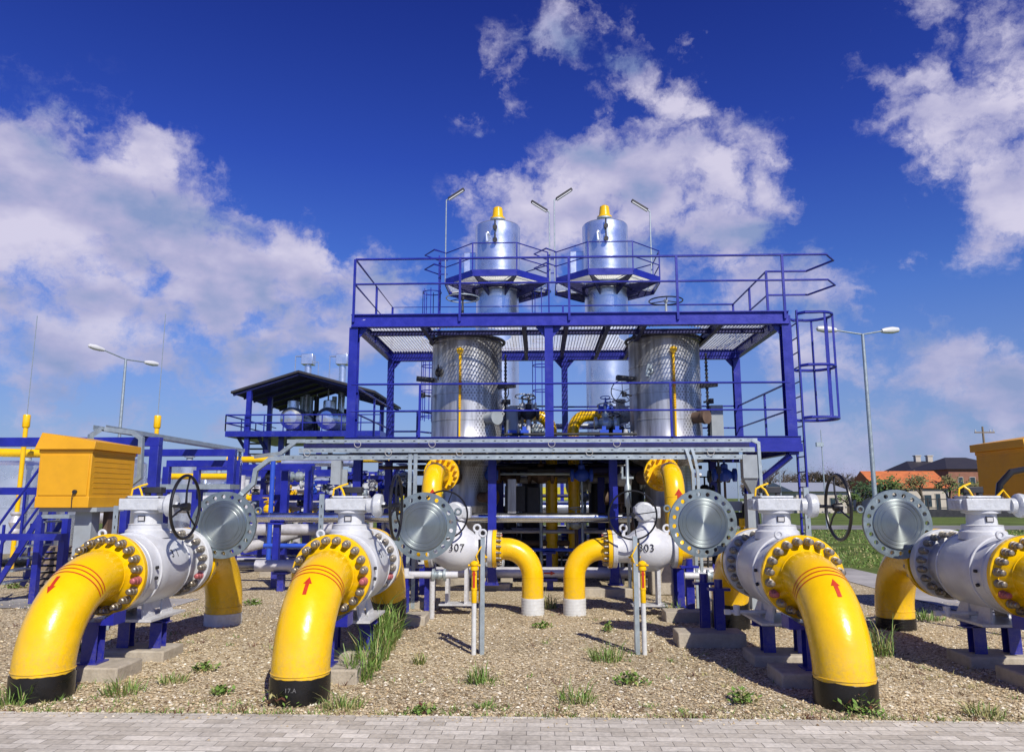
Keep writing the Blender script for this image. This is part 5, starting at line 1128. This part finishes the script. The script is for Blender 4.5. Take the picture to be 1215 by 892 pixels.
    while k > zf-5.2: c_.ring((lx-.28, ly, k), (0, 0, 1), .35, .02, 20, 5); k -= .95
    for a in range(5): aa = R(90+45*a); c_.beam((lx-.28+.35*cos(aa), ly+.35*sin(aa), zf-.1), (lx-.28+.35*cos(aa), ly+.35*sin(aa), zf-5.1), .03, .015)
    c_.build('ladder_cage', blue, p)
    if True:
        z2 = az(430, CYY); s_ = MB(); s_.bx(-2.1, .9, -1.6, 1.6, 2.75, 2.85); s_.build('lower_deck', bluedk, p)
    return t
column(-1.56, True, 'tall silver column with yellow cap, left of the pair')
column(2.61, False, 'tall silver column with yellow cap, right of the pair')
# lamps on the octagon platforms
for i, (ub, uh, vh, vt, s, lb) in enumerate(((529, 541, 231, 238, 1, 'slim lamp tube left of the left column, tilted up to the right'), (652, 640, 246, 252, -1, 'slim lamp tube between the columns, tilted up to the left'), (658, 669, 230, 238, 1, 'slim lamp tube between the columns, tilted up to the right'), (772, 761, 244, 251, -1, 'slim lamp tube right of the right column, tilted up to the left'))):
    Y_ = 27.2; x = ax(ub, Y_)+.0; x = at(ub, 280, Y_).x; zb = az(326, CYY-1.93, 600); zt = at(ub, vt, Y_).z
    t = empty('work_lamp', (x, Y_, zb), lb, 'lamp', 'tilted tube lamps over the columns')
    h = zt-zb; MB().tube([(0, 0, 0), (0, 0, h), (s*.08, 0, h+.06)], .028, 8).build('pole', galv, t)
    c = V((s*.38, 0, h+.25)); d = V((s*.30, .0, .20))
    MB().beam(c-d, c+d, .16, .10).build('housing', darkst, t, bevel=.02); MB().beam(c-d*.92+V((0, -.02, -.062)), c+d*.92+V((0, -.02, -.062)), .12, .03).build('diffuser', lampc, t)

# ------------------------------------------------------------------ distant roofed skid
YS = 46.; xa, xb = at(279, 470, YS).x, at(437, 470, YS).x; xm = at(354, 438, YS).x; zd = az(511, YS, 350); ze = az(464, YS, 280); zr = az(439, YS, 354)
t = empty('roofed_skid', (xm, YS, 0), 'distant blue skid under a dark gabled roof, left of the platform', 'skid')
def S(mb, name, m, **k):
    for i, p in enumerate(mb.v): mb.v[i] = (p[0]-xm, p[1]-YS, p[2])
    return mb.build(name, m, t, **k)
x0, x1 = xa-.3, xb+.4; D = 9.
for a, b, za, zb_ in ((x0, xm, ze, zr), (xm, x1, zr, ze)):
    S(MB().add([(a, YS, za), (b, YS, zb_), (b, YS+D, zb_), (a, YS+D, za), (a, YS, za-.14), (b, YS, zb_-.14), (b, YS+D, zb_-.14), (a, YS+D, za-.14)], [(0, 1, 2, 3), (4, 7, 6, 5), (0, 4, 5, 1), (1, 5, 6, 2), (2, 6, 7, 3), (3, 7, 4, 0)]), 'roof', roofdk)
for k in range(6):
    y = YS+.2+k*1.7; S(MB().beam((x0+.1, y, ze-.22), (xm, y, zr-.22), .1, .14).beam((xm, y, zr-.22), (x1-.1, y, ze-.22), .1, .14), 'rafter', bluedk)
for xx, yy in ((xa+.8, YS+.3), (xa+.8, YS+4), (xa+.8, YS+8), (xb-.8, YS+.3), (xb-.8, YS+8), (xm, YS+8)): S(MB().bx(xx-.14, xx+.14, yy-.14, yy+.14, 0, ze+.3), 'post', blue)
S(MB().bx(xa-.5, xb+.8, YS, YS+D, zd-.35, zd), 'deck', blue)
q = MB()
for h in (1.0, .5): q.tube([(xa-.5, YS+D, zd+h), (xa-.5, YS, zd+h), (xb+.8, YS, zd+h)], .035, 6)
for k in range(9): xx = xa-.5+(xb+1.3-xa)*k/8; q.beam((xx, YS, zd), (xx, YS, zd+1), .06, .06)
for k in range(4): q.beam((xa-.5, YS+k*2.5, zd), (xa-.5, YS+k*2.5, zd+1), .06, .06)
S(q, 'railing', blue)
for u, sz in ((345, 1.0), (388, 1.0)):
    p = at(u, 496, YS+2.2); S(MB().lathe([(0, -.0), (.45, .05), (.72, .3), (.76, .6), (.76, 4.5), (.4, 5)], (p.x, p.y-.3, p.z), (0, 1, 0), 28).lathe([(.38, 0), (.38, 1.15), (.33, 1.2), (0, 1.2)], (p.x, p.y+.4, p.z), n=20), 'tank', ventmetal)
for u in (358, 375, 405, 368, 396): p = at(u, 498, YS+5); S(MB().cyl((p.x, p.y, zd), (p.x, p.y, ze+.3), .16, 12), 'riser', rnd.choice([galv, darkst, ventmetal]))
for u in (360, 372, 402, 412): p = at(u, 500, YS+6); S(MB().bx(p.x-.35, p.x+.35, p.y, p.y+.5, zd, zd+rnd.uniform(1, 2.2)), 'equipment', darkst)
for u in (317, 380, 335): p = at(u, 500, YS+1); S(MB().bx(p.x-.16, p.x+.16, p.y-.1, p.y+.1, 0, zd-.35), 'leg', blue)
for k in range(9): s_ = k/9; S(MB().bx(xa+.1+s_*2.0, xa+1.3+s_*1.8, YS+.8, YS+1.6, zd-.4-s_*3, zd-.34-s_*3), 'stair_tread', darkst)
S(MB().beam((xa+.0, YS+.8, zd-.3), (xa+2.2, YS+.8, zd-3.6), .05, .2).beam((xa+1.3, YS+.8, zd-.3), (xa+3.4, YS+.8, zd-3.6), .05, .2), 'stringer', bluedk)
for i, u in enumerate((365, 406)):
    p = at(u, 450, YS+7); zt = az(421, YS+7, u); tt = empty('exhaust_stack', (p.x, p.y, zd), ['silver exhaust stack with box head over the roof ridge', 'silver exhaust stack with box head just left of the platform post'][i], 'exhaust stack', 'silver exhaust stacks over the distant roof')
    MB().cyl((0, 0, 0), (0, 0, zt-zd-.5), .25, 16).build('flue', ventmetal, tt); MB().bx(-.42, .42, -.4, .4, zt-zd-.75, zt-zd).build('head', ventmetal, tt, bevel=.03)
    MB().tube([(-.5, 0, zt-zd-.1), (-.95, 0, zt-zd-.1), (-.95, 0, 2)], .06, 8).tube([(.4, 0, zt-zd-.55), (.75, 0, zt-zd-.55), (.75, 0, 2)], .04, 8).build('bypass_tube', ventmetal, tt)

# ------------------------------------------------------------------ lamp posts, poles
def lamp_post(u, Y_, vt, arms, label):
    x = at(u, vt+100, Y_).x; z1 = az(vt, Y_, u); t = empty('street_lamp', (x, Y_, 0), label, 'street lamp', 'grey two armed street lamps')
    MB().tube([(0, 0, 0), (0, 0, z1)], [.09, .055], 14).build('pole', galv, t)
    for dx, dy, dz in arms:
        s = 1 if dx > 0 else -1
        MB().tube([(0, 0, z1-.02), (dx, dy, z1+dz)], .03, 8).build('arm', galv, t)
        o = MB(); o.lathe([(0, -.1), (.07, -.08), (.11, .1), (.13, .35), (.09, .6), (0, .66)], (dx, dy, z1+dz), V((dx, dy, dz*.6)).normalized(), 16); o.build('lamp_head', lampc, t)
lamp_post(1031, 27, 396, [(-1.0, 0, .15), (.85, .2, .15)], 'tall two armed street lamp right of the platform')
lamp_post(141, 34, 426, [(-.62, -.9, .28), (.5, .9, -.0)], 'two armed street lamp above the yellow cabinet at the left')
def pole(u, Y_, vt, r, label, cross=False):
    x = at(u, 560, Y_).x; z1 = az(vt, Y_, u); t = empty('pole', (x, Y_, 0), label, 'pole', 'thin poles in the distance')
    MB().tube([(0, 0, 0), (0, 0, z1)], [r, r*.5], 8).build('shaft', galv if not cross else wood, t)
    if cross:
        MB().bx(-1., 1.4, -.08, .08, z1-.8, z1-.65).build('crossarm', wood, t)
        for xx in (-.9, .9, 1.3): MB().cyl((xx, 0, z1-.65), (xx, 0, z1-.35), .07, 8).build('insulator', offwht, t)
    return t, z1
t, z1 = pole(977, 45, 510, .05, 'thin pole with small floodlight right of the ladder'); MB().box((-.12, 0, az(528, 45)), (.4, .2, .25)).build('floodlight', galv, t)
pole(925, 55, 545, .06, 'thin bare pole between the tray and the ladder')
pole(875, 40, 545, .05, 'thin dark pole under the right end of the middle deck')
pole(1171, 95, 506, .22, 'utility pole with cross arm behind the dark roofed house', True)

# ------------------------------------------------------------------ houses
def house(u0, u1, ve, vr, Y_, D, label, roofm, wallm, axis='X', chim=(), wins=(), hip=0., name='house'):
    X0, X1 = at(u0, 590, Y_).x, at(u1, 590, Y_).x; ze, zr = az(ve, Y_), az(vr, Y_); cx = (X0+X1)/2; w = (X1-X0)/2
    t = empty(name, (cx, Y_, 0), label, 'house', 'village houses at the right')
    ov = .4
    MB().bx(-w, w, 0, D, 0, ze).build('wall', wallm, t)
    if axis == 'X':
        hp = hip*w
        r_ = MB(); r_.add([(-w-ov, -ov, ze), (w+ov, -ov, ze), (w+ov, D+ov, ze), (-w-ov, D+ov, ze), (-w-ov+hp, D/2, zr), (w+ov-hp, D/2, zr)], [(0, 1, 5, 4), (2, 3, 4, 5), (1, 2, 5), (3, 0, 4), (0, 3, 2, 1)])
    else:
        r_ = MB(); r_.add([(-w-ov, -ov, ze), (0, -ov, zr), (w+ov, -ov, ze), (-w-ov, D+ov, ze), (0, D+ov, zr), (w+ov, D+ov, ze)], [(0, 1, 4, 3), (1, 2, 5, 4), (0, 2, 1), (3, 4, 5), (0, 3, 5, 2)])
    r_.build('roof', roofm, t, ang=10)
    for cx_ in chim: MB().bx(cx_*w-.4, cx_*w+.4, D/2-.4, D/2+.4, zr-1.2, zr+.8).bx(cx_*w-.5, cx_*w+.5, D/2-.5, D/2+.5, zr+.8, zr+.95).build('chimney', plaster, t)
    for (a, b, c, d) in wins:
        o = MB().bx(a*w-.06, b*w+.06, -.06, -.01, c*ze-.06, d*ze+.06); f = o.build('window', plaster, t); MB().bx(a*w, b*w, -.08, -.062, c*ze, d*ze).build('pane', glass, f)
    return t
house(1042, 1126, 579, 558, 100, 8, 'long low barn with orange tiled roof', roofor, plaster, wins=((.3, .5, .2, .7), (-.6, -.4, .3, .7), (.62, .75, .0, .75)), name='barn')
house(1086, 1136, 558, 546, 122, 10, 'dark roofed house with two chimneys behind the orange barn', roofdk, brickm, chim=(.0, .6), hip=.6)
house(1128, 1205, 557, 541, 106, 12, 'dark two storey house right of the orange barn', roofdk, brickm, axis='X', hip=.75, wins=((-.72, -.58, .5, .8), (-.35, -.2, .5, .8), (.1, .25, .5, .8), (-.7, -.5, .1, .35)))
house(945, 1006, 583, 571, 88, 14, 'long pale shed with grey sheet roof right of the ladder', roofgr, plaster, wins=((.3, .5, .3, .7),), name='shed')
house(800, 850, 592, 586, 120, 14, 'low grey shed far behind the 303 valve', roofgr, plaster, name='shed')
# small fence in front of the barn
t = empty('garden_fence', (at(1100, 600, 92).x, 92, 0), 'dark open fence in front of the orange barn', 'fence')
for k in range(16): MB().bx(-9+k*1.3, -8.85+k*1.3, 0, .1, 0, 1.7).build('post', darkst, t)
for z in (.5, 1.5): MB().bx(-9, 11, .02, .08, z, z+.1).build('rail', darkst, t)
t = empty('road_guard_rail', (at(1140, 610, 42).x, 40, 0), 'dark guard rail beside the road at the right edge', 'guard rail')
MB().bx(-3.2, 14, 0, .08, .75, 1.15).build('rail', darkst, t)
for k in range(5): MB().bx(-3+k*3.5, -2.85+k*3.5, .1, .2, 0, 1.1).build('post', darkst, t)

# ------------------------------------------------------------------ trees
def tree(u, Y_, h, w, li, label, bare=False, n=450, name='tree', seed=0, grp='trees and shrubs near the village', x=None):
    rr = random.Random(seed*13+5); xx = at(u, 590, Y_).x if x is None else x
    t = empty(name, (xx, Y_, 0), label, 'tree', grp)
    tr = MB(); th = h*.28
    tips = []
    def br(p, d, L, r, dep):
        q = p+d*L; tr.tube([p, p.lerp(q, .5)+V((rr.gauss(0, .04), rr.gauss(0, .04), 0))*L, q], [r, r*.8, r*.6], 5)
        if dep == 0: tips.append(q); return
        for k in range(4 if bare else 3):
            a = rr.random()*2*pi; sp = .55+.3*rr.random(); nd = (d+V((cos(a)*sp, sin(a)*sp, .15))).normalized(); br(q.lerp(p, rr.random()*.35), nd, L*.68, r*.55, dep-1)
    br(V((0, 0, 0)), V((0, 0, 1)), th, h*.022+.04, 4 if bare else 3)
    # fit width
    mx = max(abs(p[0]) for p in tr.v) or 1; mz = max(p[2] for p in tr.v); tr.v = [(p[0]*w/2/mx, p[1]*w/2/mx, p[2]*h/mz*.97) for p in tr.v]
    tips = [V((q.x*w/2/mx, q.y*w/2/mx, q.z*h/mz*.97)) for q in tips]
    tr.build('trunk', bark, t)
    c = MB(); cl = [(rr.choice(tips), rr.uniform(.07, .16)*w) for k in range(26)]
    for i in range(int(n*(.8 if bare else 1))):
        q, s_ = rr.choice(cl); p = q+V((rr.gauss(0, 1), rr.gauss(0, 1), rr.gauss(0, .8)))*s_
        if p.z < .2: continue
        L = (.10 if bare else .17)*(.6+rr.random())*(h/6)**.4; a = V((rr.gauss(0, 1), rr.gauss(0, 1), rr.gauss(0, 1))).normalized()*L; b = a.orthogonal().normalized()*L*(.18 if bare else .7)
        c.add([p-a, p+b, p+a, p-b], [(0, 1, 2, 3)])
    c.build('crown', leafs[li], t, ang=180)
k = 0
TL = [('young olive green tree before the left end of the orange barn', 1050, 94, 5.2, 4.5, 0), ('young sparse tree before the middle of the orange barn', 1069, 94, 5.0, 4.0, 1), ('young sparse tree before the chimneys, right of the middle of the orange barn', 1094, 94, 5.4, 4.2, 1), ('green shrub left of the orange barn', 1018, 90, 4.0, 5, 3), ('dark green bush left of the lamp post foot', 1034, 96, 4.6, 5.5, 3), ('green conifer like shrub in front of the dark two storey house', 1153, 92, 4.6, 5.0, 0), ('olive tree at the corner of the barn and the two storey house', 1127, 95, 5.5, 3.6, 1), ('small green shrub at the right cabinet edge', 1172, 90, 4.4, 3.5, 1), ('low green shrub in front of the pale shed', 1006, 86, 2.6, 3.0, 0)]
for i, (lb, u, Y_, h, w, li) in enumerate(TL): tree(u, Y_, h*.78, w*.75, li, lb, False, 330, 'tree', i)
BL = [(918, 105, 6.0, 6.5, 'bare rounded tree left of the ladder foot'), (936, 112, 5.2, 6, 'bare tree directly behind the ladder foot'), (960, 125, 6, 8, 'bare tree behind the pale shed, right of the ladder'), (985, 125, 6.4, 8, 'bare tree behind the shed gable'), (1008, 125, 6.0, 8, 'bare tree between the shed and the orange barn'), (900, 130, 5, 6, 'small bare tree beside the tray leg'), (1030, 130, 6.0, 8, 'bare tree behind the street lamp foot')]
for i, (u, Y_, h, w, lb) in enumerate(BL): tree(u, Y_, h, w, 2, lb, True, 900, 'bare_tree', 40+i, 'bare trees on the horizon')
def hedge(x0, x1, Y_, h, li, label, seed, n=9000):
    rr = random.Random(seed); mb = MB()
    for i in range(n):
        x = rr.uniform(x0, x1); hh = h*(.6+.5*noise.noise(V((x*.12, seed, 0)))+.25*noise.noise(V((x*.6, seed, 2)))); z = rr.random()**.8*max(.3, hh); p = V((x, Y_+rr.gauss(0, 1.5), z))
        a = V((rr.gauss(0, 1), rr.gauss(0, 1), rr.gauss(0, 1))).normalized()*.35*(.5+rr.random()); b = a.orthogonal().normalized()*.28
        mb.add([p-a, p+b, p+a, p-b], [(0, 1, 2, 3)])
    o = mb.build('far_wood', leafs[li], ang=180); tag(o, label, 'wood', None, 'stuff')
hedge(40, 110, 150, 7.5, 2, 'brown leafless wood along the horizon at the right', 3)
hedge(-110, -10, 160, 4.5, 1, 'low olive tree line on the horizon behind the left pipework', 8)

# ------------------------------------------------------------------ sky and light
w = bpy.data.worlds.new('World'); scene.world = w; w.use_nodes = True
n, l = w.node_tree.nodes, w.node_tree.links; n.clear()
SUN_EL, SUN_AZ = R(42), R(26)    # azimuth measured from behind the camera towards the right
sd = V((sin(SUN_AZ)*cos(SUN_EL), -cos(SUN_AZ)*cos(SUN_EL), sin(SUN_EL)))
out = n.new('ShaderNodeOutputWorld'); bg = n.new('ShaderNodeBackground'); bg.inputs['Strength'].default_value = .092
l.new(bg.outputs[0], out.inputs[0])
sky = n.new('ShaderNodeTexSky'); sky.sky_type = 'NISHITA'; sky.sun_disc = False; sky.sun_elevation = SUN_EL; sky.sun_rotation = math.atan2(sd.x, sd.y); sky.air_density = 1.1; sky.dust_density = .6; sky.ozone_density = 3.5
tc = n.new('ShaderNodeTexCoord'); D_ = tc.outputs['Generated']
def M(op, a, b=None, c=None):
    q = n.new('ShaderNodeMath'); q.operation = op
    for i, s in enumerate((a, b, c)):
        if s is None: continue
        if hasattr(s, 'links'): l.new(s, q.inputs[i])
        else: q.inputs[i].default_value = s
    return q.outputs[0]
sp = n.new('ShaderNodeSeparateXYZ'); l.new(D_, sp.inputs[0]); Z = sp.outputs['Z']
# deep polarised blue: colour by elevation multiplied into the Nishita sky
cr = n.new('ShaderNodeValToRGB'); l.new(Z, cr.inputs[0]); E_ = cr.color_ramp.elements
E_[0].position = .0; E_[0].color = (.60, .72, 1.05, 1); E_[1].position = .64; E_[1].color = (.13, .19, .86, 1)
e = E_.new(.95); e.color = (.05, .08, .40, 1)  # zenith above the view darkened further to lower the ambient sky light
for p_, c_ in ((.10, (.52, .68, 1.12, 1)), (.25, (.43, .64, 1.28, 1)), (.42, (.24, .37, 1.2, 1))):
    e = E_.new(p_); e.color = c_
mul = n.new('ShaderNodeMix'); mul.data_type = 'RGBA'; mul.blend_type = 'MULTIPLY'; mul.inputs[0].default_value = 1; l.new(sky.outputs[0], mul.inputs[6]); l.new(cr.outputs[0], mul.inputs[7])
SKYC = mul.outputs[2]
def dirn(u, v):
    a = (u-607.5)/F; b = (446-v)/F; x = a; y = cos(PT)-b*sin(PT); z = sin(PT)+b*cos(PT)
    return V((x*cos(YW)-y*sin(YW), x*sin(YW)+y*cos(YW), z)).normalized()
# cloud coverage: groups of soft spots around true sky directions
BL_ = [(30, 260, 150, 1.), (-60, 260, 180, 1.), (110, 250, 120, 1.), (190, 270, 110, .95), (100, 340, 150, .9), (250, 340, 120, .95), (350, 330, 95, .95), (430, 350, 90, .85), (160, 190, 55, .75), (20, 170, 70, .8), (220, 225, 55, .75), (120, 415, 80, .7), (280, 425, 100, .7), (400, 410, 90, .8), (330, 400, 90, .8), (180, 400, 100, .75), (20, 440, 80, .55), (200, 470, 90, .5), (60, 500, 80, .4), (340, 480, 90, .45), (560, 430, 110, .5), (680, 450, 110, .45),
       (605, 60, 38, .45), (650, 45, 36, .48), (700, 40, 34, .48), (745, 75, 48, .70), (800, 95, 45, .70), (830, 120, 38, .62), (625, 105, 40, .5), (645, 150, 42, .52), (572, 148, 30, .55), (800, 145, 36, .5), (700, 120, 35, .38),
       (690, 235, 105, .95), (620, 250, 75, .85), (770, 230, 95, .95), (840, 205, 80, .9), (890, 185, 55, .8), (910, 225, 45, .7), (740, 310, 120, .7), (850, 290, 85, .75), (560, 285, 50, .5), (640, 330, 90, .6),
       (1030, 82, 32, .5), (1090, 20, 40, .45), (1085, 100, 42, .58), (1110, 130, 45, .62), (1130, 175, 45, .62), (1195, 40, 55, .55), (1200, 110, 60, .65), (1175, 215, 70, .85), (1215, 235, 80, .95), (1230, 170, 70, .7), (1060, 258, 22, .42), (1085, 298, 22, .4),
       (960, 395, 75, .85), (1010, 440, 80, .65), (1100, 440, 90, .75), (1130, 470, 90, .65), (1200, 480, 80, .85), (1060, 490, 90, .6), (960, 510, 60, .65), (900, 350, 90, .6), (1120, 520, 90, .65), (1190, 540, 70, .6), (1000, 550, 70, .6), (30, 540, 80, .5), (250, 520, 90, .55), (-250, 300, 250, .8), (1450, 250, 200, .8)]
acc = None
wn = n.new('ShaderNodeTexNoise'); wn.inputs['Scale'].default_value = 9; wn.inputs['Detail'].default_value = 7; wn.inputs['Roughness'].default_value = .62; l.new(D_, wn.inputs['Vector'])
ws = n.new('ShaderNodeVectorMath'); ws.operation = 'MULTIPLY_ADD'; l.new(wn.outputs['Color'], ws.inputs[0]); ws.inputs[1].default_value = (.17, .17, .17); ws.inputs[2].default_value = (-.085, -.085, -.085)
wd = n.new('ShaderNodeVectorMath'); wd.operation = 'ADD'; l.new(D_, wd.inputs[0]); l.new(ws.outputs[0], wd.inputs[1])
for (u, v, r, wt) in BL_:
    d = dirn(u, v); dp = n.new('ShaderNodeVectorMath'); dp.operation = 'DISTANCE'; l.new(wd.outputs[0], dp.inputs[0]); dp.inputs[1].default_value = d
    mr = n.new('ShaderNodeMapRange'); mr.interpolation_type = 'SMOOTHSTEP'; mr.inputs['From Min'].default_value = 0; mr.inputs['From Max'].default_value = (r/F*1.25 if r > 60 else r/F*1.75); mr.inputs['To Min'].default_value = wt; mr.inputs['To Max'].default_value = 0
    l.new(dp.outputs['Value'], mr.inputs['Value'])
    acc = mr.outputs[0] if acc is None else M('MAXIMUM', acc, mr.outputs[0])
def fbm(vec, sc, det, rough=.6, stretch=1.6):
    mp = n.new('ShaderNodeMapping'); mp.inputs['Scale'].default_value = (1, 1, stretch); l.new(vec, mp.inputs[0])
    q = n.new('ShaderNodeTexNoise'); q.inputs['Scale'].default_value = sc; q.inputs['Detail'].default_value = det; q.inputs['Roughness'].default_value = rough; l.new(mp.outputs[0], q.inputs['Vector']); return q.outputs['Fac']
f1 = fbm(D_, 8.5, 12, .60); fw = fbm(wd.outputs[0], 17, 8, .62)
nm = M('ADD', M('MULTIPLY', M('SUBTRACT', f1, .5), 1.25), M('MULTIPLY', M('SUBTRACT', fw, .5), .95))
dens = M('ADD', M('MULTIPLY', acc, 1.0), nm)
cm = n.new('ShaderNodeMapRange'); cm.interpolation_type = 'SMOOTHSTEP'; cm.inputs['From Min'].default_value = .27; cm.inputs['From Max'].default_value = .80; l.new(dens, cm.inputs['Value'])
gate = n.new('ShaderNodeMapRange'); gate.inputs['From Min'].default_value = .02; gate.inputs['From Max'].default_value = .3; l.new(acc, gate.inputs['Value'])
alpha = M('MULTIPLY', M('MULTIPLY', cm.outputs[0], gate.outputs[0]), .93)
# cloud body tone: large soft billows, brighter towards the light, greyer inside and low down
off = n.new('ShaderNodeVectorMath'); off.operation = 'ADD'; l.new(D_, off.inputs[0]); off.inputs[1].default_value = (.012, -.01, .035)
g1 = fbm(D_, 7., 6, .5, 1.7); g2 = fbm(off.outputs[0], 7., 6, .5, 1.7)
f3 = fbm(D_, 3.2, 5, .5, 2.5)
lit = M('ADD', M('MULTIPLY', M('SUBTRACT', g1, g2), 2.6), .56)
lit = M('ADD', lit, M('MULTIPLY', M('SUBTRACT', f3, .5), 1.1))
lit = M('ADD', lit, M('MULTIPLY', M('SUBTRACT', Z, .28), .5))
cc = n.new('ShaderNodeValToRGB'); l.new(lit, cc.inputs[0]); cc.color_ramp.elements[0].position = .1; cc.color_ramp.elements[0].color = (2.9, 3.7, 6.2, 1); cc.color_ramp.elements[1].position = .95; cc.color_ramp.elements[1].color = (7.6, 7.2, 8.9, 1)
e = cc.color_ramp.elements.new(.5); e.color = (5.1, 5.0, 7.3, 1)
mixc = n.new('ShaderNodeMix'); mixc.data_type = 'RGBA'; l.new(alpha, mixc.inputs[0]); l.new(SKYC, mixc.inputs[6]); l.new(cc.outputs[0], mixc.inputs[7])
# thin haze band near horizon
hz_ = n.new('ShaderNodeMapRange'); hz_.interpolation_type = 'SMOOTHSTEP'; hz_.inputs['From Min'].default_value = .30; hz_.inputs['From Max'].default_value = -.02; hz_.inputs['To Max'].default_value = .55; l.new(Z, hz_.inputs['Value'])
hf = M('MULTIPLY', hz_.outputs[0], M('ADD', .5, M('MULTIPLY', f3, .8)))
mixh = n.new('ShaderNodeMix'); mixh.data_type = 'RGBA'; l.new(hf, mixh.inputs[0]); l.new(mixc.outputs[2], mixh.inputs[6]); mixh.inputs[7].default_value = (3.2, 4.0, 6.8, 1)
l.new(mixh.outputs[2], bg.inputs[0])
sl = bpy.data.lights.new('sun', 'SUN'); sl.energy = 5.0; sl.angle = R(.5); sl.color = (1, .93, .82)
so = bpy.data.objects.new('sun', sl); COL.objects.link(so); so.rotation_euler = (-sd).to_track_quat('-Z', 'Y').to_euler(); so.location = (5, -10, 20)

# ------------------------------------------------------------------ camera
cam = bpy.data.cameras.new('camera'); cam.sensor_width = 36; cam.lens = F/1215*36; cam.clip_end = 3000; cam.clip_start = .1
co = bpy.data.objects.new('camera', cam); COL.objects.link(co); co.location = (0, 0, EYE); co.rotation_euler = (pi/2+PT, 0, YW)
scene.camera = co
scene.view_settings.view_transform = 'Standard'; scene.view_settings.look = 'None'; scene.view_settings.exposure = 0
scene.render.resolution_x = 1024; scene.render.resolution_y = 751
